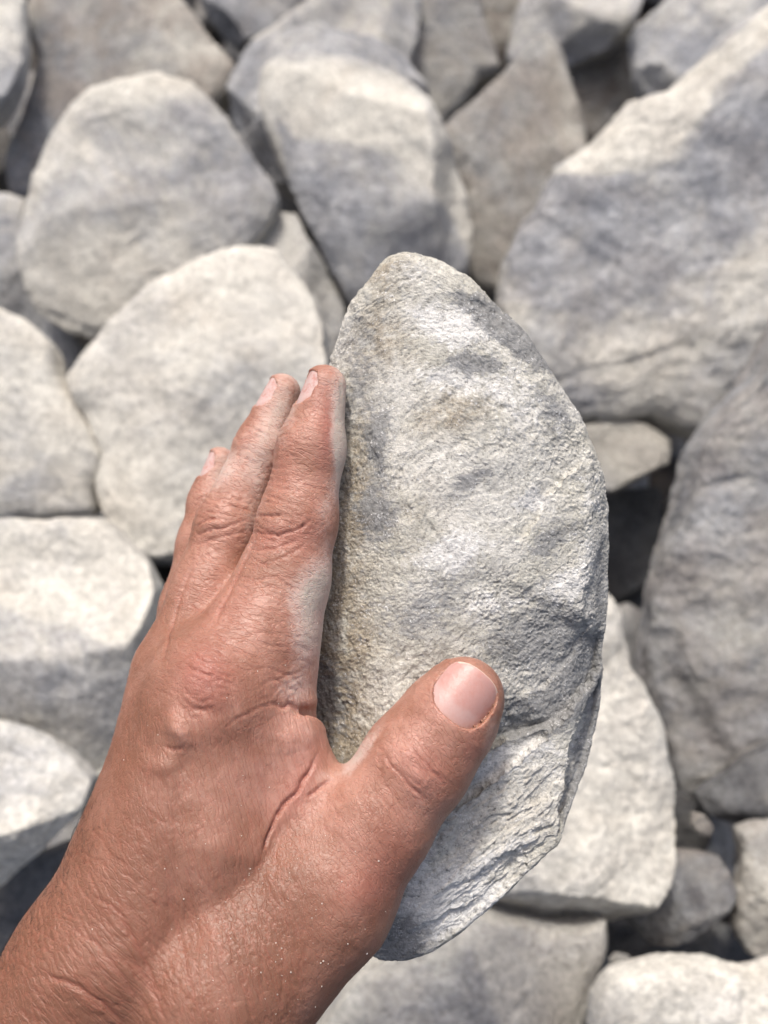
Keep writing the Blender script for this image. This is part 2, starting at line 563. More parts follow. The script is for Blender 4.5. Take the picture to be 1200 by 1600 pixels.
# ------------------------------------------------------------------ rocks of the pile
def rock(label, outline, facets=(), z=0.0, T=.8, Tb=.62, seed=1, color=(.5, 1, 0), level=5, zones=(), n=4.6,
         rough=1.0, chips=5, sharp=.014, centre=None, depth=None):
    """One boulder. Its silhouette plane faces the camera position it was measured from; facets are
    (px, py, height as a fraction of its radius, nx, ny): flat broken faces with the normal (nx, ny, 1)."""
    poly = .25 * catmull(outline, 8) + .75 * np.concatenate([np.linspace(outline[i], outline[(i + 1) % len(outline)], 8, endpoint=False) for i in range(len(outline))])
    c = np.array(centre, float) if centre else centroid(poly)
    R = radial(poly, c)
    if depth is None:
        ray = RC @ np.array([(c[0] - 600) * KPX, (800 - c[1]) * KPX, -1])
        depth = (CAM[2] - z) / -ray[2]
    s = KPX * depth
    Rm = math.sqrt((R ** 2).mean()) * s
    d, f = ico(level)
    rho = np.hypot(d[:, 0], d[:, 1])
    th = np.arctan2(d[:, 1], d[:, 0]) % (2 * np.pi)
    Rt = np.interp(th, np.arange(721) * 2 * np.pi / 720, np.append(R, R[0])) * s
    rp = rho.copy()
    u, v = rp * Rt * d[:, 0] / (rho + 1e-9), rp * Rt * d[:, 1] / (rho + 1e-9)
    prof = (1 - np.clip(rho, 0, 1) ** n) ** (1 / n)
    w = T * Rm * prof
    rng = random.Random(seed * 77 + 5)
    k = sharp * Rm
    ws = [w]

    def Rat(a):
        return np.interp(a % (2 * np.pi), np.arange(721) * 2 * np.pi / 720, np.append(R, R[0])) * s
    pl = []
    for i, (fx, fy, h, nx, ny) in enumerate(facets):
        u0, v0 = (fx - c[0]) * s, -(fy - c[1]) * s
        if i == 0:
            h = h * Rm * 1.18
        else:                                    # later facets start at a ridge on the ones before
            h = min(p[2] - p[3] * (u0 - p[0]) - p[4] * (v0 - p[1]) for p in pl)
            ln = math.hypot(nx, ny)
            t = 0
            while t < 3 * Rm:
                x, y = u0 + nx / ln * t, v0 + ny / ln * t
                if math.hypot(x, y) > .985 * Rat(math.atan2(y, x)):
                    break
                t += .01 * Rm
            k_ = min(1.0, (h + .02 * Rm) / (ln * max(t, .02 * Rm)))
            nx, ny = nx * k_, ny * k_
        pl.append((u0, v0, h, nx, ny))
        ws.append(h - nx * (u - u0) - ny * (v - v0))
    rng = random.Random(seed * 77 + 5)
    k = sharp * Rm
    bw = np.min(np.stack(ws), 0)
    for i in range(chips):
        a = rng.uniform(0, 6.283)
        rr = rng.uniform(.74, .88)
        u0, v0 = rr * Rat(a) * math.cos(a), rr * Rat(a) * math.sin(a)
        j = np.argmin((u - u0) ** 2 + (v - v0) ** 2 + (d[:, 2] < 0) * 1e3)
        h = bw[j] * rng.uniform(.88, .97)
        sl = h / (Rat(a) * (1 - rr)) * rng.uniform(.6, .95)
        a2 = a + rng.uniform(-.3, .3)
        ws.append(h - sl * math.cos(a2) * (u - u0) - sl * math.sin(a2) * (v - v0))
    base_w = np.min(np.stack(ws), 0)
    for i in range(9):
        j = rng.randrange(len(rho))
        while d[j, 2] < .45:
            j = rng.randrange(len(rho))
        # a plane lying just under the surface there, tilted a little from it: a broken facet
        near = np.hypot(u - u[j], v - v[j]) < .32 * Rm
        near &= d[:, 2] > 0
        A = np.stack([u[near], v[near], np.ones(near.sum())], 1)
        g = np.linalg.lstsq(A, base_w[near], rcond=None)[0]
        gx, gy = g[0] + rng.uniform(-.38, .38), g[1] + rng.uniform(-.38, .38)
        ws.append(base_w[j] - .030 * Rm + gx * (u - u[j]) + gy * (v - v[j]) + .0 * u)
    W = np.stack(ws)
    mn = W.min(0)
    w = mn - k * np.log(np.exp(-(W - mn) / k).sum(0))
    w = np.where(d[:, 2] >= 0, w, -Tb * Rm * (1 - np.clip(rho, 0, 1) ** 2.3) ** (1 / 2.3))
    w = np.where(d[:, 2] >= 0, np.maximum(w, .27 * Rm * prof) + .03 * Rm * prof * np.exp(-((w / Rm - .27 * prof) / .06) ** 2), w)
    V = np.stack([u, v, w], 1)
    N = vnormals(V, f)
    ra = rng.uniform(0, 3.14)
    Q = V / Rm @ np.array([[math.cos(ra), -math.sin(ra), 0], [math.sin(ra), math.cos(ra), 0], [0, 0, 1]]).T + seed * 11.3
    disp = .030 * fbm(Q * 1.3, 2, .5, seed) + .020 * fbm(Q * [3.6, 4.4, 4.1], 4, .6, seed + 3) + .010 * fbm(Q * 14, 4, .65, seed + 9)
    # shallow broken flakes
    fl = perlin(Q * [1.4, 2.0, 1.4] + 5, seed + 20)
    disp = disp - .012 * sstep(.05, .09, fl)
    V = V + N * (disp * rough * Rm)[:, None]
    cc = px2c(c[0], c[1], depth)
    px, py = c2px(V + cc)
    patch_shade = np.zeros(len(V))  # mineral patches, plus sunlit tops and shaded fronts painted into the colour
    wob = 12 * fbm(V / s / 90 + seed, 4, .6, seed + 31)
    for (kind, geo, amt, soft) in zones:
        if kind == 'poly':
            patch_shade += amt * sstep(-soft, soft, in_poly_dist(px, py, geo) + wob)
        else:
            patch_shade += amt * np.exp(-((px - geo[0]) / geo[2]) ** 2 - ((py - geo[1]) / geo[3]) ** 2)
    o = put('rock', V + cc, f, M_ROCK, {'patch_shade': patch_shade * .62}, centre=cc, label=label, cat='rock', group=None)
    o.color = (*color, 1)
    return o


def build_pile():
    # --- far rows, top of the picture
    rock('large slab at the top left with brown grey face and pale sunlit right strip',
         [(95, -70), (200, -90), (265, -20), (330, 55), (372, 110), (365, 150), (345, 172), (320, 250), (240, 330), (100, 340), (20, 310), (18, 240), (50, 160), (62, 100), (40, 30)],
         [(180, 60, .42, -.05, -.25), (250, 40, 0, 1.1, .75), (95, 180, 0, -.7, .1)], z=-.01, seed=2, color=(.5, .85, .7),
         zones=[('poly', [(20, 60), (90, 40), (140, 170), (300, 230), (250, 350), (0, 350)], .55, 30), ('poly', [(230, -60), (330, 40), (372, 110), (345, 175), (300, 120), (220, 0)], -.7, 14)])  # right strip painted paler as if sunlit
    rock('pale whitish rock at the far left edge above the slate coloured one',
         [(-120, -60), (20, -45), (40, 10), (46, 70), (38, 130), (20, 175), (-10, 205), (-120, 190)],
         [(0, 60, .4, .2, .5)], z=.05, seed=3, color=(.35, 1.2, .0), zones=[('blob', (20, 140, 60, 50), .4, 0)])
    rock('blue grey rock half hidden in the top row, right of the large slab',
         [(300, -120), (440, -120), (500, -60), (490, 0), (450, 45), (410, 70), (380, 85), (350, 60), (310, 0)],
         [(420, 0, .4, .1, .3)], z=-.05, seed=4, color=(.85, .9, .2), zones=[('blob', (430, 0, 40, 30), -.5, 0)])
    rock('pale green grey rock with sloping bright rim behind the cream capped boulder',
         [(375, 105), (395, 70), (440, 38), (490, 0), (520, -50), (620, -70), (660, 0), (650, 80), (620, 160), (480, 190), (390, 170)],
         [(560, 60, .44, .1, .1), (510, 50, 0, -.9, 1.1)], z=-.04, seed=5, color=(.50, .95, .15), zones=[('blob', (560, 20, 70, 50), .25, 0)])
    rock('tall two toned rock in the top row, brown left side and green grey right side',
         [(570, -60), (690, -90), (742, -40), (755, 40), (775, 85), (778, 115), (748, 128), (730, 160), (690, 200), (640, 230), (590, 160), (570, 60)],
         [(640, 90, .38, -.25, -.55), (690, 90, 0, .9, .45)], z=-.055, seed=6, color=(.5, .75, .4), sharp=.014,
         zones=[('poly', [(580, -40), (670, -30), (700, 90), (690, 200), (600, 160)], .05, 14)])
    rock('dull brown rock deep in the top row just right of the two toned rock',
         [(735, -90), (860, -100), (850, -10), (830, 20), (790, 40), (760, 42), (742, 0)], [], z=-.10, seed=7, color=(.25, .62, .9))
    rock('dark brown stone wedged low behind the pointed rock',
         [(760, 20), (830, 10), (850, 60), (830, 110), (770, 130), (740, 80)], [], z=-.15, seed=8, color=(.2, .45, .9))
    rock('blue grey rock with pale face and dark underside, top row right of centre',
         [(800, 30), (845, -50), (930, -110), (1010, -60), (995, 20), (985, 60), (960, 92), (910, 105), (870, 120), (820, 125), (790, 100)],
         [(940, 0, .42, .25, .5), (890, 40, 0, -.7, .2), (930, 66, 0, 0, -1.3)], z=-.045, seed=9, color=(.72, 1.0, .15), sharp=.014,
         zones=[('poly', [(880, -40), (990, -40), (985, 60), (900, 50)], -.55, 14)])
    rock('dark brown rock in the shaded hollow right of the pointed triangular rock',
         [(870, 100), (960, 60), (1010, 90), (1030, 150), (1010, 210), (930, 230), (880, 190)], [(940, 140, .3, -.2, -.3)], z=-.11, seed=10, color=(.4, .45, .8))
    rock('pale blue grey lumpy rock at the top right behind the biggest boulder',
         [(980, 55), (1020, 20), (1070, -30), (1180, -80), (1300, -60), (1290, 60), (1200, 150), (1080, 190), (1020, 190), (990, 130)],
         [(1080, 30, .4, -.2, .5)], z=-.02, seed=11, color=(.78, 1.02, .0), rough=1.3, zones=[('blob', (1160, 10, 60, 40), -.3, 0)])
    rock('blue grey rock peeking as a rim behind the cream capped boulder',
         [(372, 115), (400, 80), (455, 62), (520, 58), (580, 63), (635, 92), (662, 135), (678, 190), (640, 250), (520, 330), (440, 300), (400, 255), (365, 200), (355, 150)],
         [(430, 100, .42, -.3, .4), (410, 180, 0, -1.0, -.1)], z=-.012, seed=12, color=(.75, 1.0, .1))
    rock('boulder with a bright cream cap over a blue grey front, above the held rock',
         [(412, 118), (440, 96), (500, 92), (560, 98), (615, 118), (652, 150), (682, 200), (705, 250), (730, 315), (736, 370), (728, 430), (690, 500), (610, 520), (545, 480), (515, 425), (488, 370), (462, 320), (442, 270), (420, 215), (408, 160)],
         [(560, 350, .5, -.08, -.22), (560, 218, 0, .2, 1.4), (690, 320, 0, 1.5, .5), (468, 300, 0, -1.5, .0)], z=.035, seed=13, color=(.42, 1.02, .12), sharp=.014, chips=2,
         zones=[('poly', [(425, 165), (465, 215), (530, 222), (600, 225), (650, 270), (705, 335), (735, 380), (720, 520), (540, 520), (450, 300)], .62, 6),  # front painted bluer to carry its shade
                ('poly', [(410, 100), (530, 90), (650, 140), (740, 330), (735, 420), (700, 330), (640, 250), (530, 215), (465, 205)], -.5, 10), ('blob', (640, 290, 30, 40), -.4, 0)])  # cap and right edge painted cream as sunlight
    rock('pointed triangular rock, brown grey, standing right of the cream capped boulder',
         [(686, 212), (735, 160), (785, 118), (822, 70), (850, 55), (872, 72), (886, 120), (905, 180), (912, 215), (890, 300), (840, 400), (780, 460), (735, 440), (728, 340), (712, 275)],
         [(800, 230, .45, -.15, -.12), (862, 150, 0, 1.3, .4), (765, 170, 0, -.5, 1.2)], z=.0, seed=14, color=(.5, .72, .6), chips=3,
         zones=[('blob', (790, 200, 60, 60), .45, 0), ('poly', [(850, 50), (880, 90), (915, 220), (880, 240), (850, 120)], -.5, 10), ('blob', (760, 350, 60, 70), -.1, 0)])
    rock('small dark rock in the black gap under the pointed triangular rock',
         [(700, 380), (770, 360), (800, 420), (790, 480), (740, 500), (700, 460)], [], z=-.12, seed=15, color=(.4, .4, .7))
    # --- middle rows
    rock('round flat faced boulder of cream grey at the upper left with a bright upper rim',
         [(120, 172), (150, 146), (200, 130), (250, 125), (305, 135), (335, 158), (362, 190), (395, 240), (425, 285), (442, 318), (430, 350), (385, 400), (330, 440), (260, 480), (195, 520), (160, 536), (120, 528), (82, 505), (58, 465), (42, 405), (48, 335), (62, 272), (86, 215)],
         [(240, 330, .42, -.06, .13), (240, 154, 0, .05, 1.8), (350, 290, 0, .75, -.25), (125, 470, 0, -.35, -.9), (110, 240, 0, -.9, .5)], z=.04, seed=16, color=(.36, 1.0, .18), chips=2,
         zones=[('blob', (230, 190, 90, 40), .4, 0), ('blob', (310, 290, 90, 45), .35, 0), ('blob', (390, 270, 45, 70), .45, 0), ('blob', (120, 420, 80, 70), -.15, 0), ('blob', (240, 140, 90, 16), -.6, 0)])  # last blob paints the sunlight on the upper rim
    rock('small pale grey rock wedged between the round boulder and the cream capped boulder',
         [(366, 385), (400, 352), (440, 336), (465, 340), (482, 375), (510, 425), (538, 480), (542, 520), (520, 570), (470, 520), (400, 450)],
         [(430, 380, .4, -.2, .3), (480, 420, 0, .9, -.1)], z=-.01, seed=17, color=(.45, .92, .15), chips=3)
    rock('slate grey rock at the left edge between the round boulder and the cream ridged rock',
         [(-90, 300), (10, 303), (48, 312), (60, 400), (80, 480), (130, 530), (140, 580), (105, 610), (40, 600), (-90, 560)],
         [(30, 400, .4, .25, .15)], z=-.03, seed=18, color=(.78, 1.0, .1), zones=[('blob', (30, 320, 60, 20), -.3, 0)])
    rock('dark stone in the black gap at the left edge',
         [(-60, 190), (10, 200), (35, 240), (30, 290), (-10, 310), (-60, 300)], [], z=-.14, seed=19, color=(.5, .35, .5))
    rock('biggest boulder, upper right, cream top over blue grey face with brown dusty foot',
         [(1320, -60), (1200, 14), (1150, 42), (1105, 82), (1075, 112), (1030, 148), (975, 172), (945, 205), (905, 245), (862, 270), (838, 330), (805, 368), (786, 405), (776, 470), (782, 545), (805, 600), (845, 640), (900, 662), (960, 664), (1010, 656), (1085, 690), (1130, 640), (1190, 560), (1340, 420)],
         [(1030, 400, .50, -.18, -.06), (940, 270, 0, -.3, 1.4), (1075, 235, 0, -.7, 1.2), (1060, 590, 0, .05, -.9), (815, 480, 0, -1.1, -.05)], z=.06, seed=20, color=(.42, 1.02, .22), chips=2, level=6, sharp=.014, centre=(1040, 390),
         zones=[('poly', [(860, 275), (960, 275), (1050, 255), (1095, 215), (1140, 130), (1210, 70), (1300, 40), (1300, 380), (1200, 390), (1060, 430), (940, 500), (780, 470), (800, 380)], .46, 8),  # face painted bluer to deepen its shade
                ('blob', (1110, 260, 50, 80), .35, 0), ('poly', [(1320, -60), (1200, 14), (1030, 148), (862, 270), (960, 268), (1050, 245), (1130, 130), (1220, 40)], -.95, 8),  # cream polygon paints the sunlight on the top
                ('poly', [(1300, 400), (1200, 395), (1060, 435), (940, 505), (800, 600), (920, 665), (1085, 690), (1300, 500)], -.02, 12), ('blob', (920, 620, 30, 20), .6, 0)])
    rock('broad cream stone behind the fingers, rounded triangle with a smooth face',
         [(405, 388), (438, 392), (462, 420), (490, 462), (510, 515), (520, 580), (520, 640), (480, 740), (400, 810), (330, 855), (262, 868), (228, 858), (190, 822), (165, 790), (158, 752), (168, 712), (145, 668), (115, 620), (108, 592), (130, 558), (175, 508), (240, 455), (315, 415), (365, 398)],
         [(320, 600, .38, -.08, .22), (475, 480, 0, .9, .8), (215, 790, 0, -.3, -.8)], z=.055, seed=21, color=(.22, 1.08, .2), chips=2,
         zones=[('blob', (400, 560, 50, 70), .25, 0), ('blob', (300, 640, 120, 60), .12, 0)])
    rock('cream ridged rock at the left edge with its lower half in shade',
         [(-110, 450), (0, 478), (45, 500), (88, 538), (97, 590), (125, 640), (160, 685), (168, 715), (152, 770), (154, 802), (100, 808), (0, 812), (-110, 815)],
         [(50, 750, .44, .1, -.3), (60, 690, 0, .25, .8)], z=.05, seed=22, color=(.24, 1.1, .12), chips=2, sharp=.014)
    rock('rock left of the knuckles with flat sunlit cream top and shaded grey front',
         [(-110, 812), (50, 812), (165, 808), (200, 835), (238, 880), (257, 920), (252, 980), (240, 1060), (200, 1180), (150, 1215), (100, 1175), (40, 1130), (-110, 1070)],
         [(100, 1080, .5, .08, -.35), (100, 985, 0, .15, 1.2)], z=.06, seed=23, color=(.30, 1.05, .18), chips=1, sharp=.014,
         zones=[('poly', [(-110, 950), (0, 950), (80, 975), (160, 1000), (245, 1005), (240, 1200), (-110, 1200)], .42, 10), ('poly', [(-110, 812), (50, 812), (165, 808), (60, 850), (-110, 850)], .3, 10)])  # front painted greyer for its shade
    rock('light grey rock left of the wrist, bright above and dark below',
         [(-100, 1100), (0, 1130), (50, 1142), (100, 1165), (148, 1212), (138, 1258), (100, 1295), (55, 1335), (0, 1382), (-100, 1420)],
         [(40, 1200, .42, .2, .6), (90, 1265, 0, .5, -.9)], z=.065, seed=24, color=(.42, 1.18, .0), chips=2, sharp=.014)
    rock('dark grey shaded rock under the light grey one at the lower left edge',
         [(-80, 1420), (0, 1385), (50, 1335), (110, 1315), (150, 1350), (120, 1440), (60, 1500), (-80, 1520)],
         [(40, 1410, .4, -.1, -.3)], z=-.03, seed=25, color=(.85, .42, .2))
    # --- right
    rock('long steep grey boulder at the right edge with a brownish pitted face',
         [(1330, 380), (1230, 480), (1190, 545), (1160, 600), (1110, 650), (1072, 705), (1055, 780), (1025, 860), (1008, 930), (1000, 1010), (1003, 1080), (1030, 1140), (1045, 1200), (1052, 1240), (1100, 1238), (1150, 1205), (1230, 1140), (1330, 1040)],
         [(1140, 800, .44, -.35, .12), (1110, 1090, 0, -.05, -.6)], z=.04, seed=26, color=(.58, .84, .45), chips=2, level=6, rough=1.2, centre=(1165, 860),
         zones=[('blob', (1050, 1000, 60, 60), .3, 0), ('blob', (1120, 720, 60, 100), .15, 0), ('blob', (1130, 960, 50, 50), -.2, 0)])
    rock('small pale grey stone in the hollow under the biggest boulder',
         [(905, 668), (950, 655), (1005, 660), (1045, 690), (1038, 725), (990, 752), (950, 772), (915, 760)],
         [(970, 700, .4, -.1, .3)], z=-.02, seed=27, color=(.4, .68, .3), chips=3)
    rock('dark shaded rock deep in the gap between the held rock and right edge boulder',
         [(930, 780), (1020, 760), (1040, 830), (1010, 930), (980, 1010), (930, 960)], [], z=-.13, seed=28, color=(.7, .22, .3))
    rock('cream rock behind the lower right of the held stone, shaded along its bottom',
         [(830, 900), (935, 915), (962, 955), (980, 1030), (1012, 1090), (1034, 1140), (1048, 1215), (1044, 1290), (1022, 1365), (985, 1408), (915, 1442), (870, 1447), (820, 1436), (770, 1418), (740, 1395), (700, 1320), (700, 1100), (750, 950)],
         [(920, 1180, .40, .10, .38), (880, 1340, 0, -.03, -1.1), (1008, 1200, 0, 1.2, .2)], z=.05, seed=29, color=(.16, 1.08, .22), chips=2, level=6, sharp=.014, rough=1.15)
    rock('rock under the bottom of the held stone, streaked grey with a bright pale patch',
         [(430, 1700), (500, 1590), (560, 1500), (640, 1440), (720, 1400), (800, 1425), (880, 1440), (945, 1425), (950, 1475), (925, 1540), (905, 1620), (890, 1720), (650, 1760)],
         [(680, 1500, .46, -.3, .12), (755, 1540, 0, .35, .4)], z=.0, seed=30, color=(.34, .95, .3), chips=1, sharp=.012,
         zones=[('poly', [(500, 1560), (740, 1480), (790, 1620), (500, 1700)], .4, 12), ('poly', [(745, 1480), (920, 1500), (900, 1650), (800, 1650)], -.4, 10)])  # shaded left and sunlit right patch painted into the colour
    rock('pale cream rock at the bottom right corner with a white vein',
         [(915, 1700), (918, 1600), (925, 1560), (955, 1522), (990, 1512), (1015, 1503), (1080, 1500), (1120, 1502), (1170, 1515), (1290, 1500), (1300, 1720), (1100, 1760)],
         [(1060, 1570, .42, .02, .45)], z=.05, seed=31, color=(.15, 1.12, .2), chips=2, rough=1.2, zones=[('blob', (1150, 1560, 90, 30), .25, 0)])
    rock('small pitted brown grey stone just above the black gap at the lower right',
         [(975, 1430), (985, 1370), (1000, 1335), (1035, 1322), (1085, 1330), (1125, 1340), (1148, 1385), (1128, 1415), (1090, 1445), (1050, 1468), (1010, 1470)],
         [(1080, 1380, .42, .15, .35), (1030, 1400, 0, -.5, -.4)], z=.0, seed=32, color=(.5, .62, .75), chips=3, rough=1.3)
    rock('mottled rock at the right edge, brown on its left and white on its right',
         [(1152, 1295), (1190, 1282), (1290, 1270), (1300, 1500), (1200, 1510), (1170, 1490), (1148, 1450), (1143, 1390), (1156, 1350)],
         [(1220, 1400, .42, .2, .4), (1188, 1400, 0, -.9, -.1)], z=.0, seed=33, color=(.4, .8, .6), chips=2, sharp=.012, rough=1.3,
         zones=[('poly', [(1190, 1380), (1300, 1280), (1300, 1500), (1190, 1500)], -.5, 8)])
    rock('dark grey rounded rock at the right edge below the long boulder',
         [(1085, 1240), (1120, 1215), (1165, 1180), (1220, 1150), (1300, 1160), (1300, 1270), (1200, 1286), (1140, 1284), (1100, 1268)],
         [(1180, 1220, .4, .1, .1)], z=-.005, seed=34, color=(.8, .42, .2), zones=[('blob', (1210, 1250, 25, 25), -.6, 0)])
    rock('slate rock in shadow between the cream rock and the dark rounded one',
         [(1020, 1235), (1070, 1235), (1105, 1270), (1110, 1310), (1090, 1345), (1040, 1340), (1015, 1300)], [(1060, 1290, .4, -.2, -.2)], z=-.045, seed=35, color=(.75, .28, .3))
    rock('tiny pinkish pebble lodged on the slate rock in the lower right shadow',
         [(1080, 1268), (1100, 1272), (1113, 1290), (1108, 1305), (1092, 1304), (1080, 1290)], [], depth=.575, seed=36, color=(.25, .5, .8), level=4)
    rock('tiny pale pebble above the bottom right corner rock',
         [(950, 1500), (962, 1488), (982, 1492), (990, 1508), (980, 1522), (958, 1522)], [], depth=.575, seed=37, color=(.4, .5, .5), level=4)
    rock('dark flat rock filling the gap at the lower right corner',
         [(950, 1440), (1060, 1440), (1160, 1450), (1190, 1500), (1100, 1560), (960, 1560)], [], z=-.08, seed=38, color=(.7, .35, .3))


# ------------------------------------------------------------------ the held rock
HELD = [(640, 400), (655, 404), (680, 412), (702, 424), (725, 438), (745, 455), (766, 478), (790, 497), (815, 520), (835, 547),
        (852, 572), (868, 598), (890, 632), (905, 657), (920, 690), (932, 722), (940, 765), (946, 800), (947, 850), (947, 900),
        (945, 950), (940, 1000), (937, 1040), (936, 1080), (930, 1130), (920, 1165), (905, 1202), (886, 1235), (872, 1262), (858, 1292), (830, 1320),
        (800, 1352), (770, 1382), (740, 1406), (715, 1427), (688, 1444), (658, 1461), (633, 1469), (610, 1471), (585, 1465), (565, 1430),
        (530, 1360), (490, 1280), (455, 1200), (440, 1120), (446, 1040), (456, 960), (464, 880), (474, 800), (486, 720), (498, 660),
        (510, 610), (518, 570), (526, 540), (540, 503), (546, 483), (560, 463), (582, 438), (600, 416), (620, 404)]


def held_rock():
    depth = .338
    s = KPX * depth
    poly = catmull(HELD, 6)
    c = np.array([715., 930.])
    R = radial(poly, c, sig=1.2)
    d, f = ico(8)
    rho = np.hypot(d[:, 0], d[:, 1])
    th = np.arctan2(d[:, 1], d[:, 0]) % (2 * np.pi)
    Rt = np.interp(th, np.arange(721) * 2 * np.pi / 720, np.append(R, R[0]))
    U, Vv = rho * Rt * d[:, 0] / (rho + 1e-9), rho * Rt * d[:, 1] / (rho + 1e-9)
    px, py = c[0] + U, c[1] - Vv
    front = d[:, 2] >= 0
    n = 3.0 + 5.0 * sstep(1100, 1280, py)
    w = 26.0 * (1 - np.clip(rho, 0, 1) ** n) ** (1 / n)            # millimetres
    mm = s * 1000

    def plane(x, y, h, nx, ny):
        return h - nx * (px - x) * mm + ny * (py - y) * mm
    ws = [w,
          plane(720, 760, 20.5, -.10, .10),          # the broad front face
          plane(570, 640, 17, -.45, .12),            # left flank falling toward the fingers
          plane(520, 1120, 10.0, -.6, .05),
          plane(860, 560, 13.5, .55, .42),           # upper right shoulder
          plane(925, 880, 10, 1.4, -.1),              # right rim
          plane(760, 1330, 20.5, .10, .015),           # lower nose
          plane(640, 1450, 18, -.1, -.25)]
    W = np.stack(ws)
    mn = W.min(0)
    k = 1.3
    H = mn - k * np.log(np.exp(-(W - mn) / k).sum(0))
    Pn = np.stack([px * .01, py * .01, np.zeros_like(px)], 1)
    jx = 12 * fbm(Pn * 2.2, 5, .62, 5)
    jy = 12 * fbm(Pn * 2.2 + 9, 5, .62, 6)
    X, Y = px + jx, py + jy

    def lip(line, depth_, sharp_, long_, side=1, taper=.15):
        sd, t = poly_dist(X, Y, line)
        sd = sd * side
        tp = sstep(0, taper, t) * sstep(1, 1 - taper, t)
        return -depth_ * tp * sstep(-sharp_ / 2, sharp_ / 2, sd) * np.exp(-np.clip(sd, 0, None) / long_)
    # upper slab edge: above it the speckled slab, below it the cream layer (negative side is the slab)
    E = 0
    E = E + lip([(960, 985), (925, 1045), (880, 1095), (838, 1120), (800, 1128), (760, 1150), (700, 1190)], 6.2, 7, 120, 1, .10)
    E = E + lip([(850, 1110), (822, 1150), (780, 1180), (735, 1212), (690, 1235)], 4.0, 6, 80, 1, .18)
    E = E + lip([(925, 1050), (900, 1105), (882, 1160), (874, 1215), (860, 1262), (850, 1290)], 6.0, 9, 60, -1, .1)
    E = E + lip([(912, 700), (880, 735), (852, 765), (832, 800), (812, 828), (786, 852)], 1.7, 6, 34, 1, .25)
    E = E + lip([(940, 840), (915, 880), (905, 930), (890, 985), (850, 1020)], 2.0, 16, 40, -1, .25)
    E = E + lip([(930, 935), (905, 970), (885, 1020), (845, 1060), (790, 1075)], 1.4, 9, 24, 1, .3)
    E = E + lip([(800, 1240), (845, 1222), (868, 1230)], 1.1, 5, 20, -1, .3)
    E = E + lip([(808, 1250), (818, 1275), (850, 1268)], .9, 5, 18, -1, .3)
    E = E + lip([(640, 1390), (690, 1350), (740, 1330), (800, 1290), (850, 1285)], 1.8, 16, 60, 1, .3)
    E = E + lip([(620, 1440), (665, 1400), (715, 1385), (760, 1350)], 1.5, 10, 40, 1, .3)
    E = E + lip([(545, 500), (570, 520), (600, 560), (605, 620), (590, 680)], 1.6, 22, 60, 1, .25)
    E = E + lip([(560, 640), (585, 700), (600, 760), (585, 820)], .9, 14, 60, 1, .3)
    E = E + lip([(700, 440), (735, 480), (770, 500), (810, 530)], .9, 12, 50, 1, .3)
    E = E + lip([(735, 590), (700, 640), (720, 700), (690, 750)], .6, 10, 50, 1, .3)
    # hollow beside the web of the hand
    E = E - 3.5 * np.exp(-((X - 520) / 45) ** 2 - ((Y - 1110) / 75) ** 2)
    E = E + 1.3 * np.exp(-((X - 665) / 40) ** 2 - ((Y - 1370) / 45) ** 2)
    E = E + 1.0 * np.exp(-((X - 760) / 60) ** 2 - ((Y - 1080) / 30) ** 2)
    edge = sstep(1.0, .93, rho)
    H = H + E * np.clip(edge + .3, 0, 1)
    back = -30.0 * (1 - np.clip(rho, 0, 1) ** 2.4) ** (1 / 2.4)
    H = np.where(front, H, back)
    V = np.stack([U * mm, Vv * mm, H], 1)                       # mm
    N = vnormals(V, f)
    # relief: foliation streaks + granular break-up
    ca, sa = math.cos(.62), math.sin(.62)
    S = np.stack([(V[:, 0] * ca + V[:, 1] * sa) * .35, -V[:, 0] * sa + V[:, 1] * ca, V[:, 2]], 1)
    calm = sstep(-.15, .25, fbm(V * .035, 2, .5, 55))
    disp = .95 * fbm(V * .05, 3, .5, 41) + .10 * ridged(S * .11, 4, .55, 42) + (.15 + .45 * calm) * fbm(V * .24, 4, .6, 43)
    disp = disp + .16 * fbm(V * .9, 3, .6, 44)
    gr = perlin(V * 1.15, 47)
    disp = disp + (.06 + .24 * calm) * sstep(.18, .42, gr) * sstep(-.1, .25, perlin(V * .12, 48)) - .22 * sstep(.22, .4, -gr)
    fl = perlin(S * .16 + 3.3, 49)
    disp = disp - .15 * sstep(.12, .17, fl)
    # broken terraces on the lower right
    low = sstep(1120, 1220, py) * sstep(640, 720, px) * sstep(1.0, .93, rho)
    tn = fbm(S * .10, 4, .6, 57) * 3.2
    disp = disp + low * (.75 * (np.floor(tn) + sstep(.75, 1.0, tn - np.floor(tn))) - .2)
    # bumpy, pitted left rim and crown
    rim = np.clip(sstep(640, 540, px) + sstep(520, 430, py), 0, 1)
    disp = disp + rim * (.6 * ridged(V * .25, 4, .6, 51) - .1)
    V = V + N * disp[:, None]
    rag = sstep(.1, .0, rho - .95) * 0

    def blobs(lst):
        o = 0
        for (x, y, rx, ry, ang, a) in lst:
            t = math.radians(ang)
            qx = (X - x) * math.cos(t) + (Y - y) * math.sin(t)
            qy = -(X - x) * math.sin(t) + (Y - y) * math.cos(t)
            o = o + a * np.exp(-(qx / rx) ** 2 - (qy / ry) ** 2)
        return o
